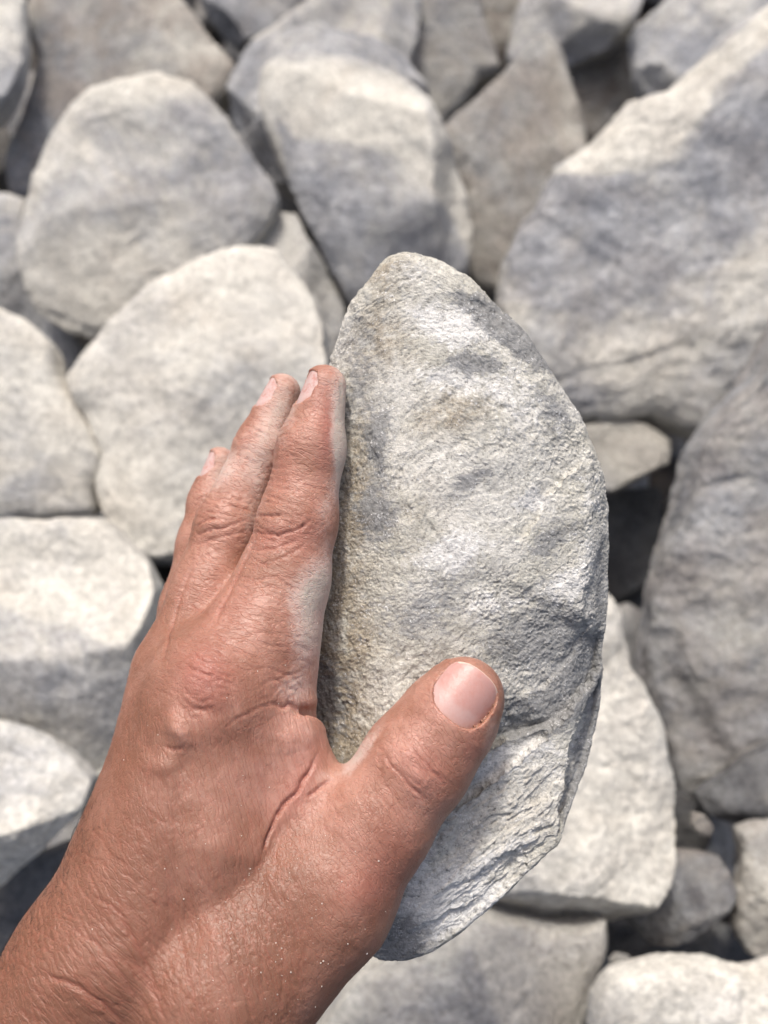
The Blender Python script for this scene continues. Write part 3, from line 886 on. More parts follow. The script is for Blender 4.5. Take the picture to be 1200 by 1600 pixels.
    dark = blobs([(755, 500, 45, 14, 25, 1.3), (800, 545, 55, 16, 40, 1.4), (735, 580, 35, 10, 5, 1.1), (590, 690, 16, 45, 0, .7), (590, 800, 26, 40, 0, .6),
                  (730, 755, 35, 12, -30, .5), (850, 840, 50, 18, -25, .5), (830, 990, 90, 50, -25, .55), (900, 1020, 40, 18, -40, .9), (870, 1080, 80, 20, -28, 1.7),
                  (800, 1105, 50, 20, 0, 1.5), (915, 1150, 14, 70, 12, 1.0), (900, 1220, 18, 50, 20, 1.0), (625, 1440, 30, 40, 0, .9), (860, 650, 40, 20, 40, .4), (690, 920, 60, 30, -30, .25),
                  (640, 960, 60, 40, 0, .2), (560, 600, 22, 60, 5, .35), (510, 1090, 35, 60, 0, .5), (930, 900, 12, 60, 0, .4)])  # blob beside the web paints the shade of the hollow
    white = blobs([(640, 440, 50, 25, 0, .4), (700, 520, 70, 30, 20, 1.0), (700, 600, 60, 25, 15, .8), (800, 640, 80, 50, 40, .5), (820, 785, 30, 18, 0, 1.1), (700, 860, 60, 35, -20, .9),
                   (880, 900, 50, 30, -30, .7), (760, 940, 70, 30, 0, .5), (780, 1170, 60, 18, -30, 1.1), (860, 1170, 40, 40, -40, .5), (680, 1370, 60, 40, -30, 1.2), (760, 1310, 90, 20, -35, .6), (730, 1390, 60, 20, -40, .9),
                   (610, 760, 35, 40, 0, .3), (910, 790, 25, 60, 0, .5), (650, 1300, 30, 60, 20, .4)])
    tan = blobs([(700, 650, 60, 35, -20, .9), (560, 760, 25, 180, 0, .9), (520, 900, 40, 140, 0, 1.0), (560, 1000, 70, 60, 0, .6), (520, 1120, 60, 90, 0, 1.3), (600, 430, 50, 30, 0, .8),  # brown patches; along the fingers and in the hollow, painted shade
                 (590, 520, 40, 60, 0, .7), (640, 800, 80, 80, 0, .3), (620, 560, 40, 40, 0, .4), (780, 1250, 90, 50, -30, .35), (550, 1180, 50, 60, 0, .8)])
    V = V / 1000
    cc = px2c(c[0], c[1], depth)
    o = put('rock', V + cc, f, M_HELD, {'dark': dark, 'white': white, 'tan': tan}, centre=cc,
            label='large sharp edged dusty whitish rock held by the hand in front of the pile', cat='rock')
    return o


# ------------------------------------------------------------------ the hand
S = {}  # skeleton: (px, py, depth mm, radius mm)


def prim(a, b):
    ax, bx = px2c(a[0], a[1], a[2]), px2c(b[0], b[1], b[2])
    return (ax, bx, a[3], b[3])


def chain(pts):
    return [prim(pts[i], pts[i + 1]) for i in range(len(pts) - 1)]


FINGERS = {
    'index': chain([(506, 605, 325, 6.7), (486, 702, 323, 9.6), (465, 815, 320, 11.1), (445, 900, 318, 12.6), (405, 1000, 314, 15.5)]),
    'middle': chain([(440, 613, 341, 5.9), (409, 700, 339, 8.0), (358, 822, 335, 9.8), (328, 920, 331, 11.0), (285, 1050, 323, 13.5)]),
    'ring': chain([(343, 722, 357, 5.0), (328, 785, 355, 6.6), (321, 850, 351, 8.5), (302, 950, 345, 10), (285, 1060, 336, 12.5)]),
    'little': chain([(400, 845, 373, 6.0), (375, 905, 370, 7.0), (340, 990, 362, 8.5), (300, 1090, 350, 11)]),
    'thumb': chain([(725, 1089, 306, 10.4), (700, 1125, 306, 12.1), (652, 1190, 306, 13.8), (585, 1285, 305, 14.8), (500, 1398, 304, 19.6), (345, 1540, 300, 26)]),
}
PALM = (chain([(400, 1000, 314, 15.0), (340, 1090, 310, 18.5), (205, 1480, 300, 21)])
        + chain([(436, 930, 319, 12.0), (414, 1070, 316, 11.0), (404, 1150, 313, 12), (340, 1300, 308, 20)])
        + chain([(285, 1050, 323, 13.5), (284, 1120, 320, 14), (160, 1520, 308, 22)])
        + chain([(285, 1060, 336, 12.5), (280, 1130, 332, 12), (168, 1520, 322, 19)])
        + chain([(300, 1090, 350, 11), (302, 1180, 345, 12), (200, 1500, 332, 17)])
        + chain([(345, 1200, 316, 20), (360, 1420, 312, 22), (200, 1560, 312, 24)])
        + chain([(441, 1153, 312, 8.8), (446, 1180, 311, 8.2), (474, 1245, 309, 9.5), (500, 1300, 307, 13)])
        + chain([(150, 1530, 308, 25), (-40, 1880, 306, 27), (-330, 2350, 306, 32)])
        + chain([(300, 1620, 308, 26), (120, 1950, 306, 28), (-180, 2450, 306, 33)]))


CUTS = [(prim((514, 1118, 319, 3.0), (472, 1112, 304.5, .9)), 2.5), (prim((514, 1194, 318, 2.6), (480, 1216, 301.5, .8)), 2.0),
        (prim((372, 890, 318, .5), (345, 955, 312, .5)), 3.0)]


def cone(p, pr):
    a, b, ra, rb = pr
    d = b - a
    t = np.clip(((p - a) @ d) / (d @ d), 0, 1)
    q = p - a - t[:, None] * d
    return np.sqrt((q * q).sum(1)) - (ra + (rb - ra) * t)


def smin(a, b, k):
    h = np.clip(.5 + .5 * (b - a) / k, 0, 1)
    return b + (a - b) * h - k * h * (1 - h)


def chain_sdf(p, prs, k):
    o = None
    for pr in prs:
        c = cone(p, pr)
        o = c if o is None else smin(o, c, k)
    return o


NAILS = {}


def nail_frame(name, px, py, d, axis, normal, L, Wd, R, dust):
    """centre of the plate on the skin surface, axis toward the tip, outward normal (camera space)."""
    c = px2c(px, py, d)
    a = np.array(axis, float)
    a /= np.linalg.norm(a)
    n = np.array(normal, float)
    n -= a * (n @ a)
    n /= np.linalg.norm(n)
    NAILS[name] = dict(c=c, a=a, n=n, b=np.cross(a, n), L=L, W=Wd, R=R, dust=dust)


nail_frame('thumb', 728, 1088, 295.2, (.63, .74, -.16), (.08, .15, 1), 7.6, 8.3, 10.6, .2)
nail_frame('index', 474, 605, 322.2, (.34, .95, -.16), (-.92, .16, .40), 5.6, 5.0, 6.4, .9)
nail_frame('middle', 411, 612, 338.4, (.44, .91, -.16), (-.90, .2, .42), 5.2, 4.6, 5.6, .95)
nail_frame('ring', 320, 725, 354.8, (.34, .93, -.2), (-.90, .2, .42), 4.6, 4.0, 4.9, .95)


def nail_local(p, q):
    r = p - q['c']
    x, y, z = r @ q['b'], r @ q['a'], r @ q['n']
    # cylinder-like plate surface, radius R about the finger axis, bending down a little toward the tip
    zc = np.sqrt(np.clip(q['R'] ** 2 - x * x, 0.2, None)) - q['R'] - .0045 * (y + q['L']) ** 2
    return x, y, z - zc


def hand_sdf(p, nails=True):
    pal = chain_sdf(p, PALM, 9.0)
    pal = smin(pal, chain_sdf(p, FINGERS['thumb'], 5.0), 3.8)
    o = None
    for nm in ('index', 'middle', 'ring', 'little'):
        fg = smin(chain_sdf(p, FINGERS[nm], 4.0), pal, 4.5)
        o = fg if o is None else smin(o, fg, 1.6)
    for pr, kk in CUTS:
        o = -smin(-o, cone(p, pr), kk)
    o = np.maximum(o, np.maximum(-255. - p[:, 0], -255. - p[:, 1]))
    if nails:
        for q in NAILS.values():
            m = (np.abs(p - q['c']) < 14).all(1)
            if not m.any():
                continue
            x, y, z = nail_local(p[m], q)
            fx, fy = np.abs(x) / (q['W'] + .02), np.abs(y) / (q['L'] + .02)
            sq = ((fx ** 2.7 + fy ** 2.7) ** (1 / 2.7) - 1) * min(q['W'], q['L'])
            if q['W'] > 7:
                ring = np.hypot(sq - .9, z + .95) - 1.0
                ring = np.where(y < q['L'] * .7, ring, ring + (y - q['L'] * .7) * 1.2)
            else:
                ring = np.full(len(sq), 9.)
            # cut everything above the plate bed, and lift folds around it
            cut = np.maximum(sq, -(z + (.34 if q['W'] > 7 else .15)))
            loc = o[m]
            fold = (.0 if q['W'] > 7 else .22) * np.exp(-(sq / 1.3) ** 2) * (y < q['L'] * .75) * (np.abs(z) < 4)
            loc = smin(loc - fold, ring, 1.2)
            bed = np.maximum(np.abs(z + 1.35) - .9, sq + .3)         # flesh bed under the plate
            loc = smin(loc, bed, .6)
            loc = -smin(-loc, cut, .35)
            o[m] = loc
    return o


def surface_nets(lo, hi, h, sdf):
    n = np.ceil((np.array(hi) - lo) / h).astype(int) + 1
    B = 8
    nb = -(-n // B)
    n = nb * B
    F = np.ones(tuple(n), np.float32) * 50
    bi = np.stack(np.meshgrid(*[np.arange(k) for k in nb], indexing='ij'), -1).reshape(-1, 3)
    bc = lo + (bi * B + (B - 1) / 2) * h
    dv = np.concatenate([sdf(x) for x in np.array_split(bc, max(1, len(bc) // 200000))])
    act = np.abs(dv) < (B * h * .87 * 1.25 + 5)
    for i, v in zip(bi[~act], dv[~act]):
        if v < 0:
            F[i[0] * B:i[0] * B + B, i[1] * B:i[1] * B + B, i[2] * B:i[2] * B + B] = -50
    off = np.stack(np.meshgrid(*[np.arange(B)] * 3, indexing='ij'), -1).reshape(-1, 3)
    ab = bi[act]
    for ch in np.array_split(ab, max(1, len(ab) // 400)):
        idx = (ch[:, None, :] * B + off[None]).reshape(-1, 3)
        F[idx[:, 0], idx[:, 1], idx[:, 2]] = sdf(lo + idx * h)
    s = F < 0
    nx, ny, nz = F.shape
    cs = np.zeros((nx - 1, ny - 1, nz - 1), np.uint8)
    for a in (0, 1):
        for b in (0, 1):
            for c in (0, 1):
                cs += s[a:nx - 1 + a, b:ny - 1 + b, c:nz - 1 + c]
    cells = np.argwhere((cs > 0) & (cs < 8))
    vid = np.full(cs.shape, -1, np.int32)
    vid[cells[:, 0], cells[:, 1], cells[:, 2]] = np.arange(len(cells))
    acc = np.zeros((len(cells), 3))
    cnt = np.zeros(len(cells))
    cor = [(a, b, c) for a in (0, 1) for b in (0, 1) for c in (0, 1)]
    for i, p in enumerate(cor):
        for q in cor[i + 1:]:
            if sum(abs(x - y) for x, y in zip(p, q)) != 1:
                continue
            f0 = F[cells[:, 0] + p[0], cells[:, 1] + p[1], cells[:, 2] + p[2]]
            f1 = F[cells[:, 0] + q[0], cells[:, 1] + q[1], cells[:, 2] + q[2]]
            m = (f0 < 0) != (f1 < 0)
            t = np.zeros(len(cells))
            t[m] = f0[m] / (f0[m] - f1[m])
            e = np.array(p) + t[:, None] * (np.array(q) - np.array(p))
            acc[m] += e[m]
            cnt[m] += 1
    V = lo + (cells + acc / cnt[:, None]) * h
    faces = []
    for ax in range(3):
        sl0 = [slice(1, -1)] * 3
        sl0[ax] = slice(0, -1)
        sl1 = [slice(1, -1)] * 3
        sl1[ax] = slice(1, None)
        a, b = s[tuple(sl0)], s[tuple(sl1)]
        e = np.argwhere(a != b)
        base = e + 1
        base[:, ax] -= 1
        u, v = (ax + 1) % 3, (ax + 2) % 3
        ins = a[e[:, 0], e[:, 1], e[:, 2]]
        def cid(du, dv_):
            k = base.copy()
            k[:, u] += du
            k[:, v] += dv_
            return vid[k[:, 0], k[:, 1], k[:, 2]]
        q = np.stack([cid(-1, -1), cid(0, -1), cid(0, 0), cid(-1, 0)], 1)
        q[~ins] = q[~ins][:, ::-1]
        faces.append(q)
    Fc = np.concatenate(faces)
    Fc = Fc[(Fc >= 0).all(1)]
    return V, Fc


def grad(p, sdf, e=.15):
    g = np.stack([sdf(p + np.eye(3)[i] * e) - sdf(p - np.eye(3)[i] * e) for i in range(3)], 1)
    return g / (np.linalg.norm(g, axis=1)[:, None] + 1e-9)


def subdiv_quads(v, f):
    e = np.sort(np.concatenate([f[:, [0, 1]], f[:, [1, 2]], f[:, [2, 3]], f[:, [3, 0]]]), axis=1).astype(np.int64)
    uk, inv = np.unique(e[:, 0] * len(v) + e[:, 1], return_inverse=True)
    m = (v[uk // len(v)] + v[uk % len(v)]) / 2
    n, k = len(f), len(v)
    c = v[f].mean(1)
    i = [inv[j * n:(j + 1) * n] + k for j in range(4)]
    ci = np.arange(n) + k + len(uk)
    nf = np.concatenate([np.stack([f[:, 0], i[0], ci, i[3]], 1), np.stack([f[:, 1], i[1], ci, i[0]], 1),
                         np.stack([f[:, 2], i[2], ci, i[1]], 1), np.stack([f[:, 3], i[3], ci, i[2]], 1)])
    return np.concatenate([v, m, c]), nf


CREASES = [
    ([(404, 820), (388, 862), (368, 908), (345, 950), (328, 985)], .8, 7, .45), ([(302, 880), (284, 925), (266, 985), (252, 1040)], .6, 6, .3),  # (polyline, depth mm, width px, colour weight)
    ([(425, 1098), (440, 1106), (452, 1100), (466, 1112), (480, 1124)], .9, 7, .6),
    ([(350, 1140), (380, 1118), (420, 1100), (450, 1098)], .35, 5, .3),
    ([(494, 1176), (482, 1205), (462, 1238), (440, 1262), (425, 1285), (410, 1315), (402, 1340)], 1.3, 6, 1.0),
    ([(520, 1216), (505, 1226), (492, 1236), (476, 1246)], .8, 5, .9),
    ([(440, 1300), (432, 1340), (428, 1380)], .3, 7, .2),
    # index joint
    ([(400, 803), (412, 807), (430, 806), (442, 803)], .75, 3.6, .7), ([(392, 828), (410, 834), (440, 836), (462, 828), (490, 812)], .75, 3.8, .7),
    ([(412, 784), (430, 787), (445, 786)], .45, 3.2, .4), ([(430, 766), (450, 764), (475, 770)], .3, 3, .3), ([(385, 855), (400, 860), (430, 856), (470, 842)], .45, 4, .5),
    ([(440, 745), (460, 740), (480, 742)], .3, 3.2, .3), ([(432, 716), (455, 712), (480, 712)], .28, 3.4, .3), ([(436, 682), (450, 678), (468, 680)], .3, 3.2, .3),
    ([(425, 728), (450, 726), (470, 728)], .25, 3, .2), ([(378, 880), (400, 886), (440, 872), (480, 850)], .35, 4, .35), ([(372, 900), (400, 908), (440, 896)], .35, 4, .35),
    ([(450, 800), (480, 812), (505, 826)], .25, 3, .2), ([(445, 818), (475, 822), (500, 828)], .2, 3, .2),
    # middle joint
    ([(304, 824), (318, 816), (340, 811), (358, 812)], .7, 3.8, .7), ([(302, 838), (325, 830), (350, 824), (385, 812)], .6, 3.6, .6), ([(318, 803), (335, 800), (352, 806)], .4, 3.2, .4),
    ([(300, 856), (330, 842), (360, 836), (390, 828)], .45, 3.6, .4), ([(332, 786), (350, 786), (372, 794)], .3, 3.2, .3), ([(386, 678), (395, 674), (410, 674)], .4, 3, .4),
    ([(378, 690), (392, 684), (408, 684)], .3, 3, .3), ([(295, 880), (320, 868), (350, 860)], .3, 3.4, .3),
    # ring
    ([(304, 782), (315, 776), (326, 778)], .4, 3.2, .4),
    # knuckle of the index
    ([(290, 1040), (310, 1050), (330, 1060), (362, 1068)], .55, 4, .6), ([(300, 1018), (322, 1040), (345, 1055), (368, 1062)], .45, 4, .5),
    ([(285, 1090), (300, 1105), (320, 1112), (335, 1102)], .4, 4, .5), ([(288, 1070), (300, 1090), (318, 1098), (338, 1086)], .4, 4, .5), ([(284, 1104), (296, 1120), (318, 1124)], .35, 4, .4),
    ([(330, 980), (345, 1000), (370, 1015), (400, 1030)], .35, 4, .3), ([(320, 990), (332, 1014), (356, 1030)], .3, 4, .3), ([(380, 1050), (420, 1042), (460, 1060), (485, 1090)], .3, 4, .2),
    ([(390, 1000), (430, 1010), (470, 1012), (500, 1020)], .25, 4, .15), ([(400, 1075), (430, 1062), (462, 1080), (478, 1105)], .3, 4, .2),
    ([(395, 985), (440, 992), (500, 1000)], .2, 3.6, .1), ([(255, 1165), (270, 1172), (290, 1168)], .5, 6, .5),
    # thumb joint
    ([(601, 1175), (610, 1195), (622, 1208), (635, 1222), (655, 1240), (670, 1254)], .85, 4.5, .75), ([(636, 1160), (645, 1172), (660, 1188), (672, 1200), (690, 1222), (698, 1230)], .6, 4, .6),
    ([(672, 1206), (685, 1210), (698, 1222)], .4, 3.6, .4), ([(590, 1165), (601, 1176)], .4, 3.6, .4), ([(636, 1222), (655, 1226), (668, 1210)], .25, 4, .2), ([(690, 1240), (680, 1225)], .3, 3, .3),
    ([(582, 1230), (600, 1252), (622, 1276)], .35, 4, .3), ([(560, 1240), (580, 1268), (600, 1296)], .3, 4, .25), ([(600, 1225), (620, 1250), (645, 1275)], .3, 4, .25),
    # wrist
    ([(60, 1520), (120, 1540), (165, 1572), (200, 1610)], .9, 8, .5), ([(170, 1420), (200, 1450), (225, 1500), (262, 1580)], .6, 8, .4), ([(140, 1395), (180, 1420), (205, 1445)], .45, 6, .3),
    ([(200, 1490), (235, 1540), (260, 1600)], .5, 7, .35), ([(100, 1440), (150, 1475), (190, 1520), (215, 1570)], .4, 6, .3), ([(250, 1380), (275, 1430), (290, 1500), (310, 1580)], .3, 7, .25),
]
_rw = random.Random(3)
# families of short fine wrinkles lying across the joints: x, y, half length along limb, half width, limb angle, count, depth
for (x, y, la, wa, ang, cnt, dep) in [(438, 800, 75, 46, 18, 34, .22), (430, 900, 70, 60, 20, 30, .20), (345, 815, 50, 38, 20, 24, .22), (320, 900, 60, 34, 20, 18, .16), (395, 690, 40, 22, 22, 14, .18),
                                      (470, 690, 40, 34, 14, 16, .18), (640, 1205, 50, 50, 42, 22, .2), (580, 1290, 60, 70, 58, 26, .14), (310, 1060, 55, 50, 15, 26, .22), (420, 1020, 60, 70, 25, 26, .16),
                                      (320, 790, 30, 14, 20, 6, .2), (450, 1090, 40, 40, -30, 18, .16), (150, 1480, 120, 110, 48, 60, .28), (250, 1430, 120, 60, 62, 44, .24), (200, 1290, 100, 50, 38, 30, .16),
                                      (480, 1330, 80, 70, 75, 34, .14), (60, 1560, 60, 100, 32, 24, .25), (400, 1480, 90, 70, 76, 34, .16)]:
    for _ in range(cnt):
        t = math.radians(ang)
        p, q = _rw.uniform(-1, 1), _rw.uniform(-1, 1)
        cx, cy = x + p * la * math.sin(t) + q * wa * math.cos(t), y - p * la * math.cos(t) + q * wa * math.sin(t)
        hl, cu, tt = _rw.uniform(9, 26), _rw.uniform(-4, 4) - 3 * p, t + _rw.gauss(0, .16)
        CREASES.append(([(cx - hl * math.cos(tt), cy - hl * math.sin(tt)), (cx + cu * math.sin(tt), cy - cu * math.cos(tt)), (cx + hl * math.cos(tt), cy + hl * math.sin(tt))],
                        dep * _rw.uniform(.6, 1.3), _rw.uniform(2.6, 3.8), .22))
BULGES = [  # (x, y, rx, ry, angle, mm)
    (281, 1140, 17, 26, -25, 2.3), (255, 1197, 26, 15, 10, 1.0), (322, 1052, 34, 46, -20, 1.4), (320, 1112, 26, 10, 10, -.6), (428, 795, 14, 9, 0, .5), (430, 822, 18, 10, 0, .7),
    (330, 818, 20, 8, -10, .6), (655, 1215, 14, 18, -40, 1.0), (640, 1180, 20, 20, -40, .6), (470, 1150, 34, 38, 30, 1.6), (330, 1330, 30, 150, 8, 1.0), (275, 1330, 12, 120, 4, -.4), (395, 1330, 60, 60, 0, 1.8), (360, 1400, 40, 50, 0, .9),
    (560, 1400, 60, 34, -50, 1.0), (460, 1460, 50, 60, 0, -1.3), (340, 1460, 26, 90, -12, 1.2), (490, 668, 24, 26, 0, .5), (285, 1200, 14, 20, 0, -.6), (468, 1108, 14, 10, 0, -.8), (395, 640, 10, 10, 0, .2),
    (350, 1170, 60, 30, -40, -.7)]


def gauss(px, py, lst):
    o = 0
    for (x, y, rx, ry, ang, a) in lst:
        t = math.radians(ang)
        qx = (px - x) * math.cos(t) + (py - y) * math.sin(t)
        qy = -(px - x) * math.sin(t) + (py - y) * math.cos(t)
        o = o + a * np.exp(-(qx / rx) ** 2 - (qy / ry) ** 2)
    return o


def build_hand(h=1.0, sub=True):
    lo, hi = np.array([-262., -262, -395]), np.array([60., 75, -255])
    V, F = surface_nets(lo, hi, h, hand_sdf)
    for _ in range(2):
        V = V - grad(V, hand_sdf) * np.clip(hand_sdf(V), -.4, .4)[:, None]
    if sub:
        V, F = subdiv_quads(V, F)
        V = V - grad(V, hand_sdf) * np.clip(hand_sdf(V), -.3, .3)[:, None]
    N = vnormals(V, F)
    px, py = c2px(V)
    facing = sstep(-.15, .25, N[:, 2])
    q = np.stack([px, py, V[:, 2] * 5], 1)
    jx, jy = 3.0 * fbm(q * .035, 3, .6, 61), 3.0 * fbm(q * .035 + 7, 3, .6, 62)
    X, Y = px + jx, py + jy
    disp = gauss(X, Y, BULGES)
    cr = np.zeros(len(V))
    for line, dep, wd, cw in CREASES:
        line = np.array(line, float)
        lo_, hi_ = line.min(0) - 40, line.max(0) + 40
        m = (px > lo_[0]) & (px < hi_[0]) & (py > lo_[1]) & (py < hi_[1]) & (facing > 0)
        if not m.any():
            continue
        sd, t = poly_dist(X[m], Y[m], line)
        tp = sstep(-.02, .2, t) * sstep(1.02, .8, t)
        g = np.exp(-(sd / (wd * .5)) ** 2) * tp
        sh = np.exp(-(np.abs(sd) / (wd * 2.3)) ** 2) * tp
        disp[m] += -dep * .85 * g + dep * .22 * sh
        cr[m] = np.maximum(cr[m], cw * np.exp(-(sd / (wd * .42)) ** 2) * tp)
    # wrinkle fields in the geometry, each across its own limb
    dthumb = np.clip(sstep(-45, 45, (px - 505) * .8 + (py - 1290) * .12), 0, 1) * (py > 1000)
    dfing = sstep(1130, 1000, py + (px - 350) * .1)
    def lines(angd, fx, fy, seed, base=0.0):
        t = math.radians(angd)
        a = V[:, 0] * math.sin(t) + V[:, 1] * math.cos(t)          # along the limb
        b = V[:, 0] * math.cos(t) - V[:, 1] * math.sin(t)
        return fbm(np.stack([b * fx, a * fy, V[:, 2] * fx], 1), 3, .5, seed)
    dwrist = sstep(120, 330, px + (1400 - py) * .25)
    lw = lines(42, .06, .46, 71) * (1 - dwrist) + lines(74, .06, .50, 76) * dwrist
    lf = lines(20, .13, .60, 72)
    lt = lines(52, .14, .60, 73)
    lx = lines(-40, .16, .60, 74)
    wr = (lw * (1 - dfing) * (1 - dthumb) + lf * dfing * (1 - dthumb) + lt * dthumb)
    def vee(x):
        return -np.clip(.12 - np.abs(x), 0, .12) / .12
    amp = .10 + .20 * sstep(1300, 1500, py) * (1 - dthumb) - .04 * dthumb - .04 * sstep(520, 660, px) * sstep(1180, 1080, py)
    disp = disp + amp * vee(wr) * facing + .05 * vee(lx) * facing * (1 - .6 * dthumb) + .12 * fbm(V * .22, 2, .5, 75)
    nailm = np.zeros(len(V))
    for qn in NAILS.values():
        x, y, z = nail_local(V, qn)
        sq = np.maximum(np.abs(x) / (qn['W'] + 1.2), np.abs(y) / (qn['L'] + 1.2))
        nailm = np.maximum(nailm, sstep(1.15, .95, sq) * (np.abs(z) < 3.5))
    disp = disp * (1 - nailm) * facing
    V2 = V + N * disp[:, None]
    dust = gauss(X, Y, [(532, 640, 14, 66, 3, 2.0), (534, 720, 12, 60, 3, 1.8), (508, 790, 16, 45, 10, .6), (515, 880, 22, 50, 8, .75), (486, 925, 34, 46, 20, 1.6), (484, 1000, 32, 46, 10, 1.35),
                        (462, 1075, 34, 26, -20, .9), (470, 1150, 30, 34, 0, .35), (505, 1215, 22, 16, 0, .55), (575, 1160, 12, 45, 38, .95), (550, 1190, 14, 30, 38, .9), (768, 1140, 9, 40, 15, .8),
                        (440, 620, 30, 50, 15, 1.35), (408, 700, 26, 60, 20, .95), (400, 760, 22, 60, 12, .5), (345, 740, 28, 50, 20, .5), (390, 840, 14, 60, 10, .45), (340, 860, 30, 50, 10, .2), (505, 1010, 8, 60, 5, .5), (345, 720, 25, 40, 0, .8), (500, 590, 30, 22, 0, .7)])
    dust = dust + .75 * sstep(.32, -.2, N[:, 2]) * sstep(430, 480, px) * sstep(1150, 1080, py)
    red = gauss(X, Y, [(322, 1060, 42, 50, 0, 1.0), (512, 670, 12, 60, 5, .9), (495, 620, 16, 40, 5, .5), (430, 840, 40, 20, 0, .6), (430, 740, 30, 40, 0, .35), (665, 1200, 40, 50, -40, .5), (690, 1090, 22, 40, 35, .35),
                       (470, 1220, 22, 70, 28, .55), (575, 1390, 50, 40, 0, .6), (620, 1330, 50, 60, -40, .4), (430, 1240, 60, 60, 0, .15), (360, 950, 50, 50, 0, .3), (480, 830, 30, 40, 0, .4), (740, 1170, 20, 30, 0, .5)])
    tan = np.clip(sstep(1060, 1320, py + (300 - px) * .45) * .75 + gauss(X, Y, [(420, 1450, 110, 80, -20, .5), (60, 1560, 130, 90, 0, .35), (280, 960, 50, 60, 0, .4), (425, 900, 40, 50, 0, .35), (240, 1100, 30, 90, 15, .4), (480, 1500, 60, 60, 0, .35)])  # wrist tan, plus shade painted on the thumb base
                  - gauss(X, Y, [(465, 1200, 60, 80, 20, .8), (330, 1450, 34, 120, -10, .45), (330, 1270, 30, 60, 0, .35), (281, 1140, 15, 22, -25, .5), (470, 1180, 60, 60, 0, .6)]), 0, 1)  # lightened along the sunlit stripe on the hand's back
    tan = tan * (1 - .55 * dthumb)
    pale = gauss(X, Y, [(281, 1140, 13, 20, -25, .55), (255, 1195, 24, 10, 10, .3), (655, 1215, 12, 14, 0, .35), (430, 820, 18, 12, 0, .4)])
    pink = gauss(X, Y, [(460, 1190, 60, 90, 20, 1.2), (640, 1170, 90, 90, 0, .7), (515, 700, 34, 150, 5, .6), (470, 1020, 50, 90, 0, .6), (330, 1460, 26, 110, -12, .5), (400, 700, 50, 90, 20, .6),  # pink skin, plus the sunlit stripe painted near the wrist
                        (360, 880, 60, 60, 0, .35), (330, 1280, 26, 70, 0, .3), (540, 1290, 60, 60, 0, .4), (345, 720, 30, 40, 0, .7)])
    pink = pink + .5 * fbm(V * .09, 3, .6, 81)
    tan = np.clip(tan + .35 * fbm(V * .07, 3, .6, 82) * (tan > .05), 0, 1)
    attrs = {'dir_wrist': dwrist, 'pink': np.clip(pink, 0, 1), 'dust': np.clip(dust + pale * .7, 0, 1.6) * (1 - .3 * nailm), 'red': red, 'tan': tan, 'crease': cr, 'dir_thumb': dthumb, 'dir_finger': dfing}  # tan includes the painted thumb base shade, pink the painted sunlit stripe
    return V2, F, attrs


def nail_mesh(q, nu=41, nv=49):
    """closed curved plate, 0.5 mm thick, superellipse outline."""
    s = np.linspace(-1, 1, nu)
    t = np.linspace(-1, 1, nv)
    Sg, Tg = np.meshgrid(s, t, indexing='ij')
    # square -> rounded square
    e = 2.7
    r = np.maximum(np.abs(Sg), np.abs(Tg))
    nrm = (np.abs(Sg) ** e + np.abs(Tg) ** e) ** (1 / e)
    k = np.where(nrm > 0, r / np.maximum(nrm, 1e-9), 1)
    x, y = Sg * k * (q['W'] + (.75 if q['W'] > 7 else .22)), Tg * k * (q['L'] + (.45 if q['W'] > 7 else .18))
    rr = r
    zc = np.sqrt(np.clip(q['R'] ** 2 - x * x, .2, None)) - q['R'] - .0045 * (y + q['L']) ** 2
    drop = .16 * sstep(.93, 1.0, rr) + .10 * sstep(-.7, -1.0, Tg)
    ztop, zbot = zc - drop + .05, zc - .5 - drop
    def tow(x, y, z):
        return q['c'] + x[..., None] * q['b'] + y[..., None] * q['a'] + z[..., None] * q['n']
    A, B = tow(x, y, ztop).reshape(-1, 3), tow(x, y, zbot).reshape(-1, 3)
    V = np.concatenate([A, B])
    idx = np.arange(nu * nv).reshape(nu, nv)
    o = nu * nv
    a, b, c, d = idx[:-1, :-1].ravel(), idx[1:, :-1].ravel(), idx[1:, 1:].ravel(), idx[:-1, 1:].ravel()
    F = [np.stack([a, b, c, d], 1)[:, ::-1], np.stack([a, b, c, d], 1) + o]
    ring = np.concatenate([idx[:, 0], idx[-1, 1:], idx[-2::-1, -1], idx[0, -2:0:-1]])
    r2 = np.roll(ring, -1)
    F.append(np.stack([ring, ring + o, r2 + o, r2], 1)[:, ::-1])
    F = np.concatenate(F)
    al = np.concatenate([(Tg.ravel() + 1) / 2] * 2)
    # curved lunula and free edge
    al = al - .02 - np.concatenate([.16 * (Sg.ravel() ** 2)] * 2) * (al < .5) + np.concatenate([.02 * (Sg.ravel() ** 2)] * 2) * (al > .9)
    n = vnormals(V, F)
    if (n[: nu * nv] @ q['n']).mean() < 0:
        F = F[:, ::-1]
    return V, F, al


def make_person():
    V, F, attrs = build_hand()
    c = np.array([-60., -60, -310]) / 1000
    o = put('person', V / 1000, F, M_SKIN, attrs, centre=c, cat='person',
            label='tanned bare left hand and wrist dusted with stone powder gripping the big foreground rock')
    for nm, q in NAILS.items():
        v, f, al = nail_mesh(q)
        lab = {'thumb': 'clean glossy pink nail with a pale half moon', 'index': 'dust covered nail seen from its side',
               'middle': None, 'ring': None}[nm]
        put('fingernail', v / 1000, f, M_NAIL, {'along': al, 'dust': np.full(len(v), q['dust'])}, parent=o, label=lab)
    return o, V


